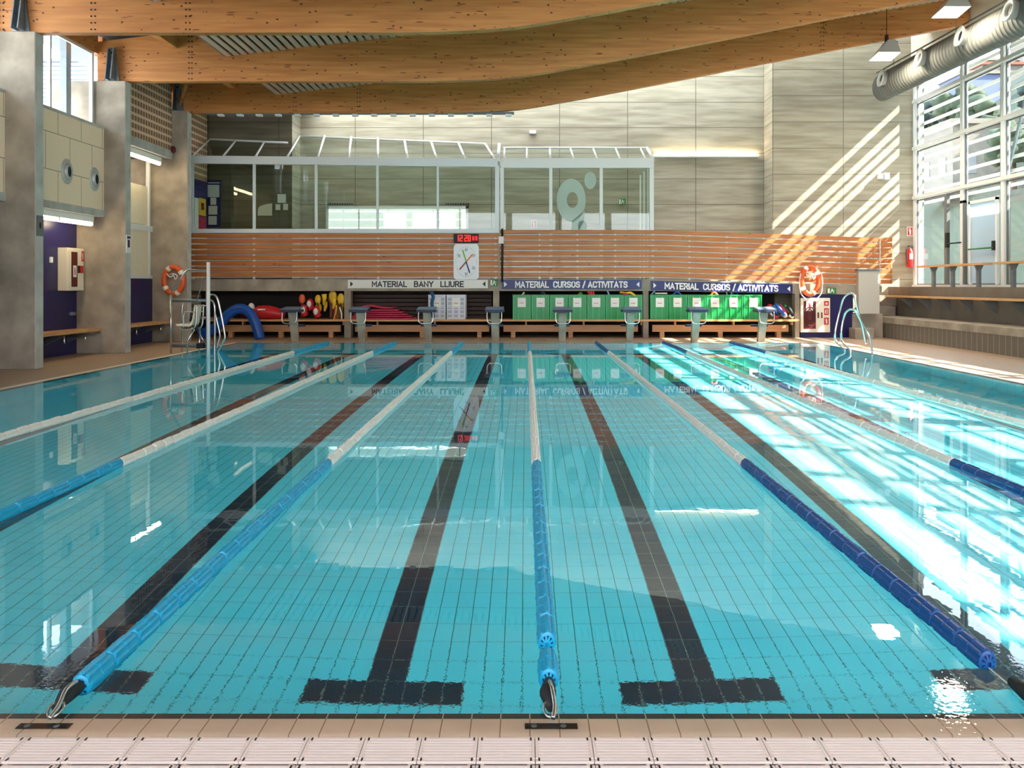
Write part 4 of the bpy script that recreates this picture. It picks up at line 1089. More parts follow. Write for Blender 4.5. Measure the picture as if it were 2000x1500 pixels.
# ------------------------------------------------------------------ things in the bays
def crate(px0, px1, lab, grp, mt, dark, D_=31.55, top=576, tilt=0):
    x0, x1 = wx(px0, D_) + .015, wx(px1, D_) - .015; z0, z1 = .77, wz(top, D_); y0, y1 = D_, D_ + .75
    o = thing('crate', lab, 'crate', ((x0 + x1) / 2, y0 + .3, z0), grp)
    m = MB(); t = .03
    m.box(x0, x1, y0, y0 + t, z0, z1); m.box(x0, x1, y1 - t, y1, z0, z1); m.box(x0, x0 + t, y0, y1, z0, z1); m.box(x1 - t, x1, y0, y1, z0, z1); m.box(x0, x1, y0, y1, z0, z0 + t)
    m.box(x0 - .01, x1 + .01, y0 - .02, y0 + .02, z1 - .05, z1 + .01)
    m.cur = 0 if dark.name.startswith('grey') else 1
    for u in (0, .3, .66, 1): 
        xx = x0 + (x1 - x0 - .03) * u; m.box(xx, xx + .03, y0 - .018, y0, z0, z1)
    m.cur = 0
    m.box(x0, x1, y0 - .015, y0, z0, z0 + .04); m.box(x0, x1, y0 - .015, y0, (z0 + z1) / 2 - .02, (z0 + z1) / 2 + .01)
    m.cur = 1; w = x1 - x0
    nz = 5
    for c_ in range(3 if dark.name.startswith('grey') else 0):
        for r in range(nz):
            a = x0 + w * (.06 + c_ * .33); m.box(a, a + w * .2, y0 - .004, y0 + .0, z0 + .08 + r * (z1 - z0 - .15) / nz, z0 + .08 + (r + .7) * (z1 - z0 - .15) / nz)
    m.build('body', [mt, dark], o)
    cx_ = (x0 + x1) / 2
    m = MB(); m.box(cx_ - .17 + tilt, cx_ + .17 + tilt, y0 - .03, y0 - .02, z1 - .5, z1 - .12); m.build('label', M['paper'], o)
    m = MB(); m.box(cx_ - .1 + tilt, cx_ + .08 + tilt, y0 - .034, y0 - .03, z1 - .36, z1 - .32); m.build('label_mark', M['labelpink'], o)
    return o
ordn = ['leftmost', 'second', 'third', 'middle', 'fifth', 'sixth', 'rightmost']
cont = ['with a pale stick poking out', 'with dark gear on top', 'with a torn label corner', 'with a green fin showing', 'with red fins poking out', 'with scuffed slots and blue sticks', 'with a yellow and pink tube on top']
for k in range(7):
    crate(1001 + k * 36.3, 1001 + (k + 1) * 36.3, 'green perforated crate %s, %s of the first row' % (cont[k], ordn[k]), 'green crates in the first row', M['green'], M['greenrib'], tilt=random.uniform(-.03, .03))
cont = ['with light blue sticks across it', 'with blue straps on top', 'in shade between the striped ones', 'with an orange toy on top', 'with looped hoops on top', 'nearest the snorkelling gear']
for k in range(6):
    crate(1269.5 + k * 36.5, 1269.5 + (k + 1) * 36.5, 'green perforated crate %s, %s of the second row' % (cont[k], (ordn[:5] + ['rightmost'])[k]), 'green crates in the second row', M['green'], M['greenrib'], tilt=random.uniform(-.03, .03))
crate(836, 871, 'white ventilated plastic crate with a blue thing over its left corner', 'white crates', M['crate_white'], mat('grey_slot', (176, 176, 190), .5))
crate(872, 910, 'white ventilated plastic crate beside the empty dark shelf', 'white crates', M['crate_white'], bpy.data.materials['grey_slot'])
tag(MB().tube(smooth_path([W(842, 570, 31.5), W(846, 580, 31.3), W(844, 592, 31.28), W(846, 620, 31.4)]), .07, 8).build('kickboard_bag', mat('bluebag', (30, 90, 130), .6)), 'blue bag hanging over the left white crate', 'bag')
# gear poking out of crates
mats_g = [M['paper'], M['blockgrey'], M['yellow'], M['red'], M['foamblue'], M['pink'], M['exitgreen']]
def poke(pts, r, mt, nm, lab, cat='toy'):
    tag(MB().tube(smooth_path(pts, 4), r, 7).build(nm, mt), lab, cat)
poke([W(1019, 577, 31.8), W(1024, 571, 31.75)], .035, M['paper'], 'stick', 'pale stick poking out of the first green crate')
poke([W(1056, 577, 31.9), W(1060, 570, 31.9), W(1066, 577, 31.9)], .045, M['blockside'], 'strap', 'dark looped strap on the second green crate', 'strap')
poke([W(1130, 577, 31.9), W(1134, 572, 31.9), W(1138, 579, 31.9)], .05, mat('fin_green', (120, 170, 50), .5), 'swim_fin', 'lime green fin in the fourth green crate', 'fin')
for i, (a, b_) in enumerate(((1148, 1153), (1153, 1156), (1158, 1160))):
    poke([W(a, 568, 31.75), W(b_, 578, 31.7)], .045, M['red'], 'swim_fin', ['red fin leaning furthest left in the fifth green crate', 'red fin in the middle of the fifth green crate', 'red fin at the right in the fifth green crate'][i], 'fin')
poke([W(1186, 568, 31.7), W(1191, 579, 31.6)], .035, mat('skyblue', (130, 180, 205), .5), 'stick', 'light blue stick leaning out of the sixth green crate', 'stick')
poke([W(1211, 571, 31.7), W(1222, 573, 31.6), W(1232, 572, 31.6), W(1240, 578, 31.5)], .05, M['yellow'], 'foam_tube', 'yellow foam tube lying on the last green crate of the first row')
poke([W(1216, 573, 31.5), W(1226, 575, 31.5)], .04, M['pink'], 'foam_tube', 'pink foam stub beside the yellow tube')
poke([W(1271, 576, 31.7), W(1279, 568, 31.7)], .03, bpy.data.materials['skyblue'], 'stick', 'light blue stick standing out of the second row of crates')
poke([W(1279, 573, 31.6), W(1303, 573, 31.6)], .03, M['paper'], 'stick', 'pale stick lying across the first crate of the second row')
poke([W(1313, 577, 31.6), W(1322, 570, 31.6), W(1331, 577, 31.6)], .035, M['foamblue'], 'strap', 'blue looped strap on the second row of crates', 'strap')
poke([W(1388, 577, 31.6), W(1394, 571, 31.6), W(1402, 577, 31.6)], .05, M['orange'], 'water_toy', 'orange toy on the fourth crate of the second row')
for i, a in enumerate((1424, 1436)):
    c = W(a, 572, 31.7); poke([(c.x + .1 * math.cos(t), c.y, c.z + .13 * math.sin(t)) for t in [2 * PI * j / 10 for j in range(11)]], .018, M['foamblue'] if i else M['paper'], 'dive_ring', ['white ring on the fifth crate of the second row', 'blue ring on the fifth crate of the second row'][i], 'ring')

# red rescue bag, float belts and rescue dummies
o = thing('rescue_bag', 'red rescue torso bag with white head lying on the left storage bench', 'bag', (wx(525, 31.6), 31.6, .77))
c = [W(500, 604, 31.5), W(508, 609, 31.5), W(524, 610, 31.5), W(540, 612, 31.5), W(556, 615, 31.5)]
MB().tube(smooth_path(c), [.1] + [.23] * 5 + [.27] * 13 + [.22] * 4 + [.12, .08][:2], 12, rz=1.25).build('body', M['red'], o) if False else None
m = MB(); sp = smooth_path(c, 6); rad = [.12 + .17 * math.sin(PI * min(1, (i + 3) / (len(sp) + 2))) ** .6 for i in range(len(sp))]
m.tube(sp, rad, 12); m.build('body', M['red'], o)
m = MB(); m.ball(W(491, 603, 31.45), .15, .15, .24, 12, 8); m.build('head', M['whiteplastic'], o)
m = MB(); y = 31.5 - .3
for i in range(6): m.box(wx(503 + i * 2.6, y), wx(505 + i * 2.6, y), y, y + .01, wz(606, y), wz(603, y))
m.build('lettering', M['paper'], o)
random.seed(11)
def belt(px, py, s, mt, lab, shape, D_=31.7):
    c = W(px, py, D_)
    o = thing('float_belt' if shape != 'dummy' else 'rescue_dummy', lab, 'float' if shape != 'dummy' else 'dummy', c)
    if shape == 'disc':
        MB().ball(c, .13 * s, .07, .2 * s, 12, 8).build('float_disc', mt, o)
        MB().tube(smooth_path([c + Vector((0, -.05, -.15 * s)), c + Vector((.04, -.1, -.35 * s)), c + Vector((-.02, -.08, min(-.45 * s, .79 - c.z)))]), .03, 6).build('strap', M['darkred'], o)
    elif shape == 'cone':
        m = MB(); m.tube([c + Vector((0, 0, .2 * s)), c + Vector((.02, 0, 0)), c + Vector((-.02, 0, -.3 * s))], [.12 * s, .1 * s, .04], 9); m.build('float_disc', mt, o)
    else:
        c = c + Vector((0, 0, .12)); MB().ball(c, .11, .12, .15, 12, 8).build('head', M['whiteplastic'], o)
        MB().ball(c + Vector((.01, .06, 0)), .16, .13, .22, 12, 8).build('hood', M['red'], o)
        MB().tube([c + Vector((.02, .05, -.1)), c + Vector((.08, .1, -.22))], [.14, .15], 10).build('torso', M['red'], o)
B = [(590, 584, 1, M['orange'], 'faded orange float disc high at the left of the pile', 'disc'), (621, 585, 1, M['yellow'], 'yellow float disc above the red dummy heads', 'disc'),
     (622, 601, 1.1, M['yellow'], 'tilted yellow float disc in the middle of the pile', 'disc'), (633, 583, .9, M['yellow'], 'yellow float second from the top of the pile', 'cone'),
     (635, 597, .8, M['yellow'], 'small bright yellow float below the upper ones', 'cone'), (650, 580, 1.4, M['yellow'], 'largest yellow float at the top of the pile', 'disc'),
     (652, 592, .8, M['yellow'], 'yellow buckle float hanging in the pile centre', 'cone'), (666, 584, 1.2, M['yellow'], 'yellow float against the concrete post', 'disc'),
     (668, 594, .9, M['yellow'], 'lower yellow float against the concrete post', 'cone')]
for i, b_ in enumerate(B): belt(*b_, D_=31.62 + (i % 3) * .22)
for (px, py, lab) in ((604, 599, 'red rescue dummy with white face, uppermost one'), (592, 611, 'red rescue dummy with white face, left one lying low'), (617, 614, 'red rescue dummy with white face, right one lying low')): belt(px, py, 1, None, lab, 'dummy', {604: 31.75, 592: 31.42, 617: 31.4}[px])
tag(box(wx(640, 31.7), wx(663, 31.7), 32.2, 32.6, .77, 1.45).build('cardboard_box', mat('card', (150, 110, 60), .8)), 'brown box under the yellow floats', 'box')
for i, (a, b_, c_) in enumerate(((641, 645, 588), (648, 655, 596), (657, 652, 600), (663, 667, 604))):
    poke([W(a, c_ - 4, 31.62), W((a + b_) / 2 + 2, c_ + 8, 31.6), W(b_, 624, 31.6)], .03, [M['darkred'], M['pink'], M['yellow'], M['paper']][i], 'float_strap',
         ['dark red strap hanging at the left of the float pile', 'purple red strap hanging in the float pile', 'yellow strap hanging over the bench edge', 'white strap hanging beside the concrete post'][i], 'strap')
# pink foam mats, stacked, curling
for i in range(6):
    z = .78 + i * .085; a, b_ = 688 + i * 3, 815 - i * 9
    sag = .0 if i < 5 else .05
    pts = smooth_path([W(a, 560, 31.7), W((a + b_) / 2 - 8, 560, 31.7), W(b_, 560, 31.7)], 6)
    top = [(p.x, 31.45, z + .055 + sag * math.sin(j * .6 + i) + (.05 if i == 5 else 0)) for j, p in enumerate(pts)]
    m = MB(); m.strip(top, [(t[0], t[1], t[2] - .05) for t in top], (0, .9, 0))
    tag(m.build('foam_mat', M['pink']), ['raspberry pink foam mat at the bottom of the stack', 'second raspberry pink foam mat from the bottom of the stack', 'third raspberry pink foam mat from the bottom of the stack', 'third raspberry pink foam mat from the top of the stack', 'second raspberry pink foam mat from the top of the stack', 'topmost wavy raspberry pink foam mat of the stack'][i], 'mat', 'pink foam mats')
# kayak behind the slide, top left
tag(MB().tube([W(470, 617, 32.4), W(485, 614, 32.4), W(500, 617, 32.4)], [.08, .18, .08], 10).build('red_bag', M['darkred']), 'dark red bag in shadow behind the blue arch', 'bag')
# low timber under the dark bay
tag(box(wx(372, 32.9), wx(440, 32.9), 32.7, 33.0, .7, .8).build('shelf_board', M['benchbox']), 'wooden shelf board in shadow behind the pool lift', 'shelf')
# blue foam arch
pts = smooth_path([W(388, 652, 30.7), W(412, 646, 30.7), W(432, 630, 30.7), W(447, 613, 30.7), W(462, 604, 30.7), W(476, 604, 30.7), W(490, 614, 30.7), W(500, 634, 30.7), W(508, 662, 30.7)], 5)
m = MB(); m.tube(pts, .2, 14, cap=True)
m2 = MB(); m2.tube([p + Vector((0, -.17, .02)) for p in pts], .05, 6)
o = thing('foam_arch', 'blue inflated foam arch standing on the deck behind the pool lift', 'float', (pts[len(pts) // 2].x, 30.7, 0))
m.build('tube_body', M['foamblue'], o); m2.build('ridge', M['navyplastic'], o)
# snorkelling gear pile
random.seed(5)
cols = [('blue', M['foamblue']), ('black', M['rubber']), ('red', M['red']), ('green', M['exitgreen']), ('pink', M['pink']), ('white', M['paper']), ('sky', bpy.data.materials['skyblue'])]
gl = ['red fin lying highest at the left of the gear pile', 'blue fin leaning left in the gear pile', 'light blue fin beside it in the gear pile', 'dark blue fin in the centre of the gear pile', 'purple fin leaning right in the gear pile', 'white mask at the foot of the gear pile', 'green fin on the right slope of the gear pile', 'black fin against the post', 'red fin at the right end of the gear pile', 'grey mask at the right foot of the gear pile', 'red shoe at the left foot of the gear pile', 'black bag under the starting block']
gs = [((1498, 600), (1508, 598), 2, .09), ((1505, 598), (1521, 618), 0, .06), ((1511, 596), (1526, 612), 6, .05), ((1514, 594), (1532, 616), 0, .08), ((1522, 596), (1537, 614), 4, .07), ((1527, 612), (1536, 620), 5, .1), ((1532, 597), (1546, 612), 3, .07), ((1538, 598), (1549, 618), 1, .08), ((1543, 605), (1546, 614), 2, .05), ((1541, 617), (1549, 621), 5, .07), ((1510, 616), (1519, 621), 2, .07), ((1500, 614), (1508, 620), 1, .12)]
for (a, b_, ci, r), lab in zip(gs, gl):
    nm = lab.split(' in ')[0]; kind = 'mask' if 'mask' in lab else 'shoe' if 'shoe' in lab else 'bag' if 'bag' in lab else 'fin'
    q_ = gl.index(lab) % 4 * .16; p0, p1 = W(a[0], a[1], 31.85 - q_), W(b_[0], b_[1], 31.75 - q_)
    tag(MB().tube([p0, (p0 + p1) / 2 + Vector((0, 0, .03)), p1], [r * .8, r, r * .7], 8).build({'mask': 'diving_mask', 'shoe': 'water_shoe', 'bag': 'mesh_bag', 'fin': 'swim_fin'}[kind], cols[ci][1]), lab, kind)

# right hose cabinet
D_ = FWD
o = thing('hose_cabinet', 'cream fire hose cabinet with three red labels below the right lifebuoy', 'fire cabinet', (wx(1591, D_), D_, wz(648, D_)))
MB().box(wx(1563, D_), wx(1620, D_), D_ - .08, D_ + .1, wz(649, D_), wz(582, D_)).build('cabinet_body', M['cream'], o, bevel=.015)
yq = D_ - .085
MB().box(wx(1568, D_), wx(1592, D_), yq - .004, yq + .005, wz(642, D_), wz(588, D_)).build('window', M['darkred'], o)
hr = MB()
for r in (.3, .22, .14): hr.tube([(wx(1580, D_) + r * math.cos(t) * .75, yq - .01, wz(618, D_) + r * math.sin(t) * 1.3) for t in [2 * PI * i / 24 for i in range(24)]], .02, 6, closed=True)
hr.build('hose', mat('hose_red', (70, 14, 18), .5), o)
MB().box(wx(1573, D_), wx(1586, D_), yq - .01, yq - .004, wz(607, D_), wz(588, D_)).build('window_label', M['paper'], o)
m = MB(); icon(m, 'ext', wx(1573, D_), wx(1586, D_), wz(606, D_), wz(589, D_), yq - .013); m.build('window_pictogram', M['red'], o)
for a in (1595, 1602): MB().box(wx(a, D_), wx(a + 3, D_), yq - .02, yq, wz(621, D_), wz(610, D_)).build('handle', M['darkred'], o)
for (t_, b_, kd) in ((588, 597, 'bell'), (602, 615, 'hose'), (620, 634, 'ext')):
    MB().box(wx(1608, D_), wx(1617, D_), yq - .008, yq, wz(b_, D_), wz(t_, D_)).build('red_label', M['red'], o)
    m = MB(); icon(m, kd, wx(1608, D_), wx(1617, D_), wz(b_, D_), wz(t_, D_), yq - .012); m.build('pictogram', M['paper'], o)
# fire extinguisher
c = W(1777, 502, 33.95)
o = thing('fire_extinguisher', 'red fire extinguisher hung on the right wall by the glass facade', 'fire extinguisher', (c.x, 33.95, c.z - .4))
MB().lathe((c.x, 33.95, c.z - .45), 'z', [(0, .0), (0, .12), (.05, .13), (.7, .13), (.8, .06), (.86, .05)], 18).build('cylinder', M['red'], o)
MB().box(c.x - .05, c.x + .12, 33.9, 34.0, c.z + .41, c.z + .5).build('valve', M['black'], o)
MB().tube(smooth_path([(c.x - .02, 33.9, c.z + .45), (c.x - .2, 33.85, c.z + .3), (c.x - .19, 33.85, c.z), (c.x - .14, 33.85, c.z - .3)]), .02, 6).build('hose', M['black'], o)
MB().box(c.x - .07, c.x + .07, 33.81, 33.83, c.z - .1, c.z + .15).build('label', M['paper'], o)

# ------------------------------------------------------------------ pool lift (left)
DL = 24.4
o = thing('pool_lift', 'stainless steel chair lift standing at the left pool edge', 'pool lift', (wx(407, DL), DL, 0))
def T(name, pts, r, mt='steel', par=o, **k): return MB().tube(pts, r, 10, **k).build(name, M[mt], par)
x0 = wx(407, DL)
T('mast', [(x0, DL, -.9), (x0, DL, wz(512, DL))], .055, 'white')
T('mast_sleeve', [(x0 - .06, DL + .05, -.2), (x0 - .06, DL + .05, wz(548, DL))], .04, 'galv')
T('crossbar', [(wx(331, DL), DL + .2, wz(587, DL)), (x0, DL + .1, wz(587, DL))], .055, 'galv')
T('crossbar', [(wx(331, DL), DL + .2, wz(676, DL)), (x0 + .1, DL + .1, wz(676, DL))], .055, 'galv')
T('upright', [(wx(331, DL), DL + .1, 0), (wx(331, DL), DL + .1, wz(576, DL))], .03)
T('upright', [(wx(345, DL), DL + .4, 0), (wx(345, DL), DL + .4, wz(600, DL)), (wx(347, DL), DL + .4, wz(592, DL))], .03)
T('winch_arm', smooth_path([(wx(332, DL), DL + .1, wz(574, DL)), (wx(350, DL), DL, wz(549, DL)), (wx(362, DL), DL, wz(531, DL)), (wx(372, DL), DL, wz(526, DL))], 5), .03)
T('winch_arm', [(wx(366, DL), DL, wz(527, DL)), (x0 - .05, DL, wz(528, DL))], .028, 'galv')
T('cable', [(wx(401, DL), DL, wz(540, DL)), (wx(376, DL), DL, wz(608, DL))], .014, 'galv')
T('cable', [(wx(376, DL), DL, wz(605, DL)), (wx(371, DL), DL, wz(628, DL))], .03, 'rubber')
# seat
sx0, sx1 = wx(352, DL), wx(390, DL)
seat = MB(); sp = smooth_path([(wx(350, DL), DL, wz(634, DL)), (wx(368, DL), DL, wz(634, DL)), (wx(378, DL), DL, wz(633, DL)), (wx(383, DL), DL, wz(620, DL)), (wx(386, DL), DL, wz(597, DL))], 6)
seat.strip([p + Vector((0, -.25, .03)) for p in sp], [p + Vector((.03, -.25, -.03)) for p in sp], (0, .5, 0)); seat.build('seat', M['cream'], o)
for dy in (-.25, .25):
    T('seat_frame', smooth_path([(wx(356, DL), DL + dy, wz(642, DL)), (wx(380, DL), DL + dy, wz(642, DL)), (wx(389, DL), DL + dy, wz(632, DL)), (wx(391, DL), DL + dy, wz(595, DL))], 5), .028)
    T('armrest', smooth_path([(wx(391, DL), DL + dy, wz(609, DL)), (wx(372, DL), DL + dy, wz(609, DL)), (wx(366, DL), DL + dy, wz(613, DL)), (wx(365, DL), DL + dy, wz(640, DL))], 5), .022)
MB().box(wx(357, DL), wx(380, DL), DL - .2, DL + .2, wz(644, DL), wz(640, DL)).build('seat_base', M['rubber'], o)
T('footrest_bar', [(wx(385, DL), DL - .2, wz(643, DL)), (wx(372, DL), DL - .2, wz(664, DL)), (wx(371, DL), DL - .2, wz(700, DL))], .022)
T('footrest_bar', [(wx(385, DL), DL + .2, wz(643, DL)), (wx(383, DL), DL + .2, wz(700, DL))], .022)
T('brace', [(wx(386, DL), DL, wz(645, DL)), (wx(402, DL), DL, wz(674, DL))], .02)
for zz in (597, 620): T('link', [(wx(390, DL), DL, wz(zz, DL)), (wx(403, DL), DL, wz(zz, DL))], .02)
MB().box(wx(386, DL), wx(399, DL), DL - .1, DL + .1, wz(680, DL), wz(670, DL)).build('pivot_block', M['rubber'], o)
# left ladder behind
def ladder(name, lab, rails, grp=None):
    xs_ = [p[0] for r in rails for p in r]; o = thing(name, lab, 'pool ladder', rails[0][0])
    for r in rails: MB().tube(smooth_path(r, 7), .034, 10).build('handrail', M['steel'], o)
    return o
def LP(px, py, D_): return tuple(W(px, py, D_))
ladder('pool_ladder', 'steel pool ladder handrails beside the pool lift mast', [
    [LP(419, 692, 25.0), LP(419.5, 640, 25.0), LP(419, 600, 25.0), LP(414, 588, 25.0), LP(409, 587, 25.0)],
    [LP(423, 680, 26.1), LP(428, 662, 26.1), LP(429, 652, 26.1), LP(423, 625, 26.1), LP(419, 610, 26.1)],
    [LP(424, 690, 24.9), LP(437, 665, 24.9), LP(439, 655, 24.9), LP(432, 615, 24.9), LP(425, 585, 24.9), LP(418, 576, 24.9), LP(410, 576, 24.9)]])
# right ladder
o = ladder('pool_ladder', 'steel pool ladder with tall handrails at the right pool edge', [
    [LP(1650, 700, 25.3), LP(1649, 682, 25.3), LP(1634, 668, 25.8), LP(1631, 650, 25.8), LP(1641, 605, 25.8), LP(1648, 582, 25.6), LP(1660, 573, 25.4), LP(1669, 579, 25.2), LP(1676, 608, 25.2), LP(1685, 640, 25.2), LP(1691, 672, 25.2)],
    [LP(1661, 702, 24.4), LP(1660, 684, 24.4), LP(1646, 668, 25.0), LP(1643, 650, 25.0), LP(1648, 620, 25.0), LP(1654, 608, 24.8), LP(1663, 604, 24.6), LP(1672, 609, 24.5), LP(1684, 632, 24.5), LP(1697, 654, 24.5), LP(1704, 690, 24.3)]])

# ------------------------------------------------------------------ right tribune
mb = MB(); mb.box(14.8, 16.2, -9, 34.1, 0, .62); struct(mb.build('wall_tribune_riser', add_grid(mat('tribune_tile', (116, 108, 96), .6, noise=.06, nscale=5, coords='World'), [('Y', .3, 0, .02)], (170, 164, 150), 1)))
mb = MB(); mb.box(14.76, 16.2, -9, 34.1, .62, .86); struct(mb.build('trim_8', M['concrete']))
mb = MB(); mb.box(16.1, 17.9, -9, 34.1, 0, 2.1); struct(mb.build('floor_tribune', M['concrete_dark']))
o = thing('tribune_bench', 'long wooden bench board cantilevered on dark brackets along the right tribune', 'bench', (15.8, 20, 1.2))
mb = MB()
for i in range(3): mb.box(15.52 + i * .18, 15.68 + i * .18, -9, 33.2, 1.66, 1.73)
mb.build('seat_board', M['bench'], o)
y = 32.0
while y > -9:
    MB().prism([(16.1, y, 1.66), (15.55, y, 1.66), (16.1, y, 1.2)], 0, (0, .06, 0)).build('bracket', M['greydark'], o); y -= 1.45
for (a, b_, c_, d_, e_, f_, lab) in ((14.75, 15.75, 32.7, 34.08, .86, 1.27, 'low concrete step at the end of the tribune ledge'), (15.2, 16.08, 33.3, 34.08, 1.27, 1.72, 'upper concrete step below the railing end')):
    tag(box(a, b_, c_, d_, e_, f_).build('concrete_step', M['concrete'], bevel=.01), lab, 'step')
tag(box(wx(1668, 31), wx(1705, 31), 30.9, 31.5, 0, wz(641, 31)).build('concrete_block', M['concrete'], bevel=.01), 'small concrete block on the deck beside the navy tiles', 'step')
tag(box(wx(1666, 31.7), 14.76, 31.75, 34.09, 0, .98).build('concrete_plinth', M['concrete']), 'concrete plinth under the grey panel box', 'plinth')
o = thing('panel_box', 'tall pale grey cabinet with sun flecks at the end of the right railing', 'cabinet', (wx(1697, 31.5), 31.6, .98))
MB().box(wx(1677, 31.45), wx(1718, 31.45), 31.45, 31.68, wz(613, 31.45), wz(529, 31.45)).build('body', M['grey'], o, bevel=.01)
MB().box(wx(1676, 31.4), wx(1719, 31.4), 31.42, 31.69, wz(529, 31.4), wz(526, 31.4)).build('cap', M['greydark'], o)
# perch benches on the platform
def perch(y0, y1, lab, posts):
    o = thing('perch_bench', lab, 'bench', (16.6, (y0 + y1) / 2, 2.1), 'perch benches by the glass facade')
    MB().box(16.38, 16.75, y0, y1, 2.9, 2.98).build('seat_board', M['bench'], o)
    for y in posts:
        MB().box(16.52, 16.62, y - .08, y + .08, 2.1, 2.75).build('leg', M['galv'], o)
        MB().prism([(16.42, y - .05, 2.9), (16.72, y - .05, 2.9), (16.62, y - .05, 2.68), (16.52, y - .05, 2.68)], 0, (0, .1, 0)).build('bracket', M['greydark'], o)
perch(27.55, 32.2, 'wooden perch bench by the glass facade, nearest the extinguisher', (31.2, 29.8, 28.1))
perch(20, 26.9, 'wooden perch bench by the glass facade, cut by the right edge of the view', (26.1, 24.0, 21.5))
perch(9, 18, 'wooden perch bench by the glass facade, nearer the viewer and out of view', (17, 14, 10))

# ------------------------------------------------------------------ glass facade
XF = 17.3
muls = [34.0, 30.3, 27.7, 24.9, 22.1, 19.3, 16.5, 13.7, 10.9, 8.1, 5.3, 2.5, -.3, -3.1, -5.9, -8.7]
o = thing('glass_facade', 'tall glazed facade with pale mullions filling the right side', 'facade', (XF, 12, 2.1))
for y in muls[1:]: MB().box(XF - .12, XF + .1, y - .09, y + .09, 2.1, 12.4).build('mullion', M['wframe'], o)
MB().box(XF - .12, XF + .1, 33.93, 34.09, 2.1, 12.4).build('mullion', M['wframe'], o)
for z in (2.12, 6.0, 8.17, 10.25, 12.2):
    m = MB(); m.strip([(XF - .17, -9, z + .07 - (.08 if z > 5 else 0)), (XF - .17, 34.09, z + .07 + (.04 if z > 5 else 0))], [(XF - .17, -9, z - .07 - (.08 if z > 5 else 0)), (XF - .17, 34.09, z - .07 + (.04 if z > 5 else 0))], (.2, 0, 0)); m.build('transom', M['wframe'], o)
inner = [31.6, 29.0, 26.3]
for y0, y1 in zip(muls[1:], muls):
    for (z0, z1) in ((2.19, 5.93), (6.07, 8.1), (8.24, 10.18), (10.32, 12.13)):
        if (y1 - y0) < 1: continue
        MB().box(XF + .0, XF + .012, y0 + .09, y1 - .09, z0, z1).build('glass_pane', M['glass'], o)
        m = MB(); t = .05
        m.box(XF - .03, XF + .03, y0 + .09, y0 + .09 + t, z0, z1); m.box(XF - .03, XF + .03, y1 - .09 - t, y1 - .09, z0, z1)
        m.box(XF - .03, XF + .03, y0 + .09, y1 - .09, z0, z0 + t); m.box(XF - .03, XF + .03, y0 + .09, y1 - .09, z1 - t, z1); m.build('pane_frame', M['greydark'], o)
# glazed door leaf in the facade
o = thing('glazed_door', 'frosted glass exit door with panic bar in the facade behind the perch bench', 'door', (XF - .05, 28.9, 2.1))
MB().box(XF - .09, XF - .07, 28.1, 29.7, 2.25, 5.35).build('leaf', M['frosted'], o)
m = MB(); m.box(XF - .13, XF - .04, 28.0, 28.1, 2.2, 5.4); m.box(XF - .13, XF - .04, 29.7, 29.8, 2.2, 5.4); m.box(XF - .13, XF - .04, 28.0, 29.8, 5.3, 5.42); m.build('frame', M['white'], o)
MB().tube([(XF - .2, 28.1, 3.55), (XF - .2, 29.7, 3.55)], .03, 8).build('panic_bar', M['exitgreen'], o)
MB().box(XF - .22, XF - .1, 28.08, 28.18, 3.45, 3.8).build('lock', M['rubber'], o)
o = thing('glazed_door', 'clear glass door with black lock beside the nearest facade corner', 'door', (XF - .05, 31.6, 2.1))
m = MB(); m.box(XF - .14, XF - .02, 31.3, 31.5, 2.2, 5.9); m.box(XF - .12, XF - .03, 30.1, 30.2, 2.2, 5.5); m.box(XF - .12, XF - .03, 30.1, 31.5, 5.4, 5.5); m.build('frame', M['greydark'], o)
MB().box(XF - .22, XF - .1, 31.15, 31.3, 3.7, 4.3).build('lock', M['rubber'], o)
MB().tube([(XF - .2, 30.2, 3.85), (XF - .2, 31.2, 3.85)], .03, 8).build('panic_bar', M['rubber'], o)

# ------------------------------------------------------------------ outside the facade
# louvres
o = thing('sun_louvres', 'pale horizontal sun louvres on posts outside the glass facade', 'louvre screen', (18.7, 12, 2.1))
for i in range(11):
    z = 5.95 + i * .53
    m = MB(); m.box(18.6, 18.66, -11, 36, z, z + .13); m.build('louvre', M['wframe'], o)
for y in (36, 29.6, 24.9, 20.2, 15.5, 10.8, 6.1, 1.4, -3.3, -8):
    MB().box(18.35, 18.6, y - .12, y + .12, 2, 12).build('post', M['galv'], o)
for (y0, y1) in ((29.6, 24.9), (20.2, 24.9), (20.2, 15.5), (10.8, 15.5), (10.8, 6.1)):
    MB().tube([(18.48, y0, 6.1), (18.48, (y0 + y1) / 2, 11.9)], .07, 6).build('brace', M['galv'], o)
    MB().tube([(18.48, y1, 6.1), (18.48, (y0 + y1) / 2, 11.9)], .04, 6).build('brace', M['galv'], o)
MB().box(18.3, 18.6, -10, 31.5, 5.55, 5.75).build('lower_rail', M['galv'], o)
tag(box(18.62, 20.8, -12, 31.5, 5.62, 5.78).build('terrace_canopy', M['galv']), 'flat grey canopy over the terrace outside the glass facade', 'canopy')
# terrace and its wall
struct(box(17.9, 24, -12, 60, 1.8, 2.05).build('floor_terrace', mat('terrace_paving', (142, 132, 116), .9)))
struct(box(-22, 17, 35.6, 45, -.3, 0).build('floor_yard', M['plaster']))
tag(box(21, 21.3, -12, 31, 2.05, 6.2).build('garden_wall', M['terrace']), 'beige garden wall with louvre shade painted on in stripes outside the glass facade', 'wall')
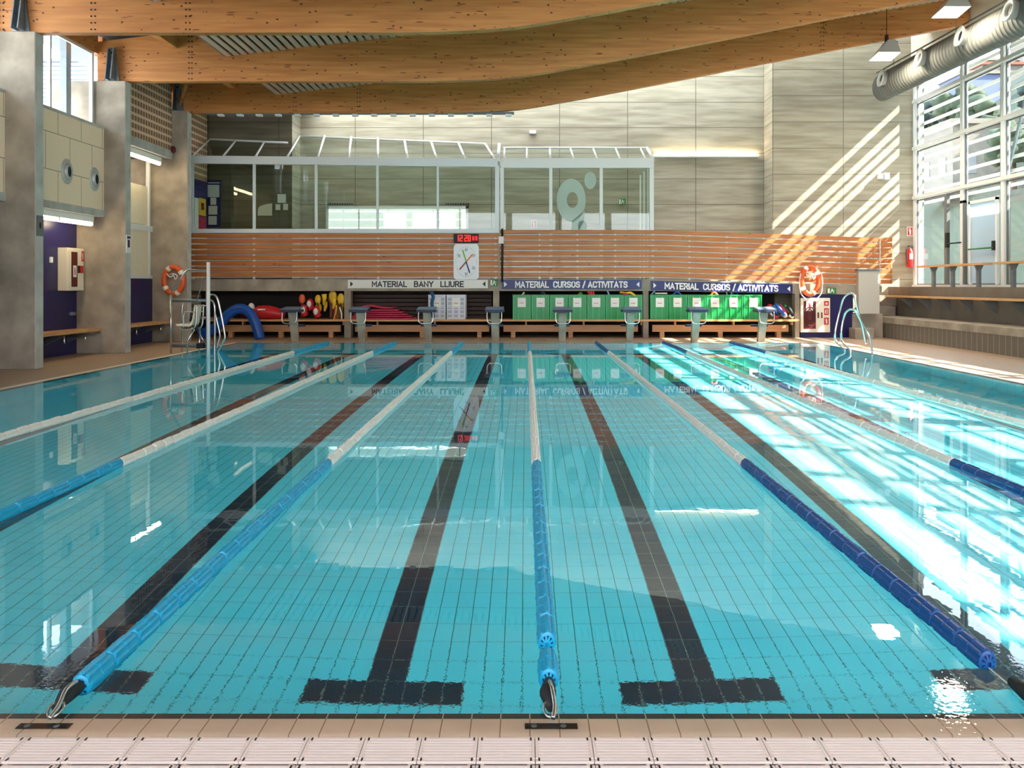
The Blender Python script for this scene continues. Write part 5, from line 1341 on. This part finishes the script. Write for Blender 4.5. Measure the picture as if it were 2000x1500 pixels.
# hillside
bm = bmesh.new(); NX, NY = 40, 60; G = {}
random.seed(3)
def hh_(x, y):
    r = max(0, x - 26); return -1 + min(r, 26) * .85 + max(0, r - 26) * .5 + 2.2 * math.sin(x * .11 + y * .05) + 1.6 * math.sin(y * .13 + 1.3) if r > 0 else -1
for i in range(NX + 1):
    for j in range(NY + 1):
        x, y = 24 + i * 3.4, -30 + j * 5.5; G[i, j] = bm.verts.new((x, y, hh_(x, y)))
for i in range(NX):
    for j in range(NY): bm.faces.new((G[i, j], G[i + 1, j], G[i + 1, j + 1], G[i, j + 1]))
me = bpy.data.meshes.new('hillside'); bm.to_mesh(me); bm.free(); me.materials.append(M['hill'])
for p in me.polygons: p.use_smooth = True
ho = bpy.data.objects.new('hillside', me); COL.objects.link(ho); struct(ho)
def house(x, y, w, d, h, lab, col):
    w *= .8; h *= .8
    z = hh_(x, y) - .8
    o = thing('house', lab, 'house', (x, y, z), 'houses on the hillside')
    MB().box(x - d / 2, x + d / 2, y - w / 2, y + w / 2, z, z + h).build('wall', col, o)
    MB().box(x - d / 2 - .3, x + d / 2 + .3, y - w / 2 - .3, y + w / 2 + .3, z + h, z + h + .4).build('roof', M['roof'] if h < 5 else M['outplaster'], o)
    for fl in range(int((h - 1.2) / 2.6)):
        for k in range(int(w / 2.6)):
            yy = y - w / 2 + 1 + k * 2.6; MB().box(x - d / 2 - .05, x - d / 2, yy, yy + 1.1, z + 1.6 + fl * 2.6, z + 3.1 + fl * 2.6).build('window', M['greydark'], o)
            MB().box(x - w * 0 + yy * 0 - d / 2 + .8 , x - d / 2 + 1.9, y - w / 2 - .05, y - w / 2, z + 1.6 + fl * 2.6, z + 3.1 + fl * 2.6).build('window', M['greydark'], o) if k == 0 else None
lavender = mat('lavender_plaster', (84, 92, 120), .9)
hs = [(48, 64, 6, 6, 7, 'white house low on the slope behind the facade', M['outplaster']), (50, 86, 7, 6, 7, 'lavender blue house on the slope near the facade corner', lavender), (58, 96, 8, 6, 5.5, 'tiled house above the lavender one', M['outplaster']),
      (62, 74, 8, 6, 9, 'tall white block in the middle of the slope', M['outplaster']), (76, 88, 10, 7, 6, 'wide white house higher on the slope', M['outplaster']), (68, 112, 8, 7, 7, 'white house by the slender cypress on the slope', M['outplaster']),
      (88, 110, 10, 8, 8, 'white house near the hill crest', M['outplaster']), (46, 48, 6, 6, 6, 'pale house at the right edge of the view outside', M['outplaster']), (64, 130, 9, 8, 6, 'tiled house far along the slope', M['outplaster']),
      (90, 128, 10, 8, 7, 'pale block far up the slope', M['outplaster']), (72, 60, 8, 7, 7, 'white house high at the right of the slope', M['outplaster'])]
hs = [(h_[0] * 1.22, h_[1] * 1.22, *h_[2:]) for h_ in hs]
for h_ in hs: house(*h_)
def blobtree(x, y, h, r, lab, kind='round', mt='leaf'):
    z = hh_(x, y) - .3
    o = thing('cypress_tree' if kind == 'cyp' else 'tree', lab, 'tree', (x, y, z), 'trees on the hillside')
    MB().tube([(x, y, z), (x, y, z + h * .5)], [.25, .12], 7).build('trunk', M['darkslat'], o)
    m = MB()
    n = 16 if kind == 'round' else 14
    for i in range(n):
        if kind == 'cyp':
            t = i / n; m.ball((x + random.uniform(-.2, .2), y + random.uniform(-.2, .2), z + h * (.12 + .86 * t)), r * (1 - t) * .9 + .2, r * (1 - t) * .9 + .2, h * .1, 8, 6)
        else:
            a = random.uniform(0, 6.3); rr_ = random.uniform(0, r * .8); q = random.uniform(.25, .5) * r
            m.ball((x + rr_ * math.cos(a), y + rr_ * math.sin(a), z + h * .62 + random.uniform(-.5, .6) * r), q * 1.2, q * 1.2, q, 8, 6)
    c = m.build('crown', M[mt], o)
    sb = c.modifiers.new('rough', 'SUBSURF'); sb.levels = sb.render_levels = 1
    t_ = bpy.data.textures.get('rough') or bpy.data.textures.new('rough', 'CLOUDS'); t_.noise_scale = .6
    dm = c.modifiers.new('leafy', 'DISPLACE'); dm.texture = t_; dm.strength = .9; dm.texture_coords = 'GLOBAL'
tr = [(42, 57, 3.6, 1.8, 'bushy tree just beyond the garden wall', 'round', 'leaf'), (43, 75, 5, 2.2, 'round tree between the white and lavender houses', 'round', 'leaf'), (52, 112, 7, 3.2, 'broad tree above the facade corner', 'round', 'leafblue'), (60, 86, 11, 1.2, 'tall dark cypress on the slope', 'cyp', 'leafblue'),
      (45, 95, 6, 3, 'dark tree in front of the tiled house', 'round', 'leafblue'), (70, 80, 6, 2.8, 'tree right of the tall white block', 'round', 'leaf'), (48, 54, 5, 2.4, 'small tree in the middle of the slope', 'round', 'leaf'),
      (84, 98, 7, 3.2, 'dark tree near the hill crest', 'round', 'leafblue'), (96, 118, 9, 4, 'large tree on the crest', 'round', 'leafblue'), (36, 46, 3.2, 1.8, 'low shrub tree by the garden wall at the right edge', 'round', 'leaf'), (66, 66, 6, 2.6, 'tree high behind the tall block', 'round', 'leafblue'), (36, 84, 3.4, 1.9, 'low tree at the foot of the slope', 'round', 'leaf'),
      (78, 104, 10, 1.2, 'slender cypress high on the slope', 'cyp', 'leafblue'), (44, 107, 5, 2.4, 'tree beyond the lavender house', 'round', 'leaf'), (58, 120, 7, 3.4, 'dark tree left of the slope seen by the corner mullion', 'round', 'leafblue'), (80, 72, 6, 3, 'tree between the two upper white houses', 'round', 'leafblue')]
for t_ in tr: blobtree(*t_)
random.seed(21); cnt = 0; DN = [(q_[0], q_[1]) for q_ in tr]
EX = [(82, 120), (98, 150), (100, 134), (110, 170), (38, 66)]
for _try in range(900):
    if cnt >= 60: break
    x = random.uniform(36, 130) if cnt > 18 else random.uniform(35, 58); y = x / random.uniform(.5, .68)
    if any(abs(x - h_[0]) < 7 and abs(y - h_[1]) < 9 for h_ in hs + EX) or any(abs(x - q_[0]) < 6.5 and abs(y - q_[1]) < 6.5 for q_ in DN): continue
    DN.append((x, y)); blobtree(x, y, random.uniform(4, 7), random.uniform(1.8, 2.7), 'one of the many dark bushy trees scattered over the hillside', 'round', random.choice(('leaf', 'leafblue'))); cnt += 1
for x, y in EX:
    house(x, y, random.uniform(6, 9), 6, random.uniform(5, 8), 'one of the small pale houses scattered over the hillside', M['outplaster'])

# ------------------------------------------------------------------ duct
o = thing('air_duct', 'large ribbed round metal air duct hanging along the glass facade', 'duct', (14.9, 20, 9.6))
def dz_(y): return 10.4 - (32 - y) * .022
yd = [32.0] + [32 - .12 * i for i in range(1, 340)]
m = MB(); n = 28; rx, rz = .42, .56
ysd = []; 
m.smooth = True; b0 = 0
y = 32.0; ring = 0
pr_ = []
while y > -8:
    pr_ += [(y, 1.0), (y - .13, 1.0), (y - .145, 1.035), (y - .165, 1.035), (y - .18, 1.0)]; y -= .2
for (yy, k) in pr_:
    for i in range(n):
        t = 2 * PI * i / n; m.v.append(Vector((14.85 + rx * k * math.cos(t), yy, dz_(yy) + rz * k * math.sin(t))))
for j in range(len(pr_) - 1):
    for i in range(n):
        i2 = (i + 1) % n; m._f((j * n + i, j * n + i2, (j + 1) * n + i2, (j + 1) * n + i))
m.smooth = False; m._f(tuple(range(n)))
m.build('duct_body', M['duct'], o)
for yy, px, py in ((30.9, 1727, 160), (27.9, 1799, 124), (25.3, 1866, 80), (22.7, 1955, 30), (20.1, 0, 0), (17.5, 0, 0)):
    a = math.radians(170); cx_, cz_ = 14.85 + rx * math.cos(a), dz_(yy) + rz * math.sin(a)
    nz_ = MB(); nz_.lathe((0, 0, 0), 'x', [(-.1, .2), (.05, .22), (.14, .27), (.18, .29), (.2, .23), (.15, .15), (.1, .12)], 20, 1.0, 1.25)
    R_ = Matrix.Rotation(a, 4, 'Y'); R_ = Matrix.Rotation(-a, 4, 'Y')
    for v in nz_.v: 
        q = R_ @ v; v.x, v.y, v.z = q.x + cx_, q.y + yy, q.z + cz_
    nz_.build('nozzle', M['ductring'], o)
    k_ = MB(); k_.lathe((0, 0, 0), 'x', [(.12, .14), (.122, .0)], 16, 1.0, 1.25)
    for v in k_.v:
        q = R_ @ v; v.x, v.y, v.z = q.x + cx_, q.y + yy, q.z + cz_
    k_.build('nozzle_opening', M['black'], o)
for y in (31, 26.5, 22, 17, 12): MB().tube([(14.85, y, dz_(y) + .5), (14.85, y, 12.6)], .015, 6).build('hanger', M['galv'], o)
# thin pipe over the duct
tag(MB().tube([(14.62, 32, 11.02), (14.62, -8, 10.14)], .03, 6).build('cable_tray', M['greydark']), 'thin rail running just above the round duct', 'rail')

# ------------------------------------------------------------------ hanging floodlights
def flood(X, Y, Z, lab, topz):
    o = thing('hanging_floodlight', lab, 'lamp', (X, Y, Z), 'hanging floodlights')
    w, d = .84, .8
    base = [(X - w * .5, Y - d * .5, Z + .1), (X + w * .5, Y - d * .5, Z + .1), (X + w * .5, Y + d * .5, Z), (X - w * .5, Y + d * .5, Z)]
    tz = Z + .62; tb = [(X + .05, Y - .15, tz), (X + .35, Y - .15, tz), (X + .35, Y + .15, tz), (X + .05, Y + .15, tz)]
    m = MB(); m.v = [Vector(p) for p in base + tb]
    for f in ((4, 5, 6, 7), (0, 1, 5, 4), (1, 2, 6, 5), (2, 3, 7, 6), (3, 0, 4, 7)): m._f(f)
    h_ = m.build('housing', M['ductring'], o)
    sd = h_.modifiers.new('thick', 'SOLIDIFY'); sd.thickness = .015
    MB().prism([(X - w * .46, Y - d * .45, Z + .085), (X + w * .46, Y - d * .45, Z + .085), (X + w * .46, Y + d * .45, Z), (X - w * .46, Y + d * .45, Z)], 0, (0, 0, .012)).build('lamp_face', M['lamp'], o)
    m = MB()
    for i in range(6): m.box(X + .36 - i * .01, X + .46 - i * .01, Y - .18, Y + .18, Z + .2 + i * .07, Z + .235 + i * .07)
    m.build('cooling_fins', M['galv'], o)
    MB().box(X + .02, X + .12, Y - .05, Y + .05, Z + .6, Z + .85).build('ballast', M['rubber'], o)
    MB().tube([(X + .06, Y, Z + .8), (X + .07, Y, Z + .95), (X + .07, Y, topz)], .014, 6).build('cord', M['rubber'], o)
    l = bpy.data.lights.new('floodlight_glow', 'AREA'); l.shape = 'RECTANGLE'; l.size = w * .8; l.size_y = d * .8; l.energy = 90; l.color = (1, .86, .68)
    lo = bpy.data.objects.new('floodlight_glow', l); COL.objects.link(lo); lo.parent = o; lo.location = (0, 0, -.02)
flood(wx(1728, 28.6), 28.6, wz(113, 28.6), 'hanging floodlight over the right lanes, lower of the two lit in view', 12.6)
flood(wx(1857, 24.3), 24.3, wz(27, 24.3), 'hanging floodlight at the top edge, nearest the ribbed duct', 12.4)
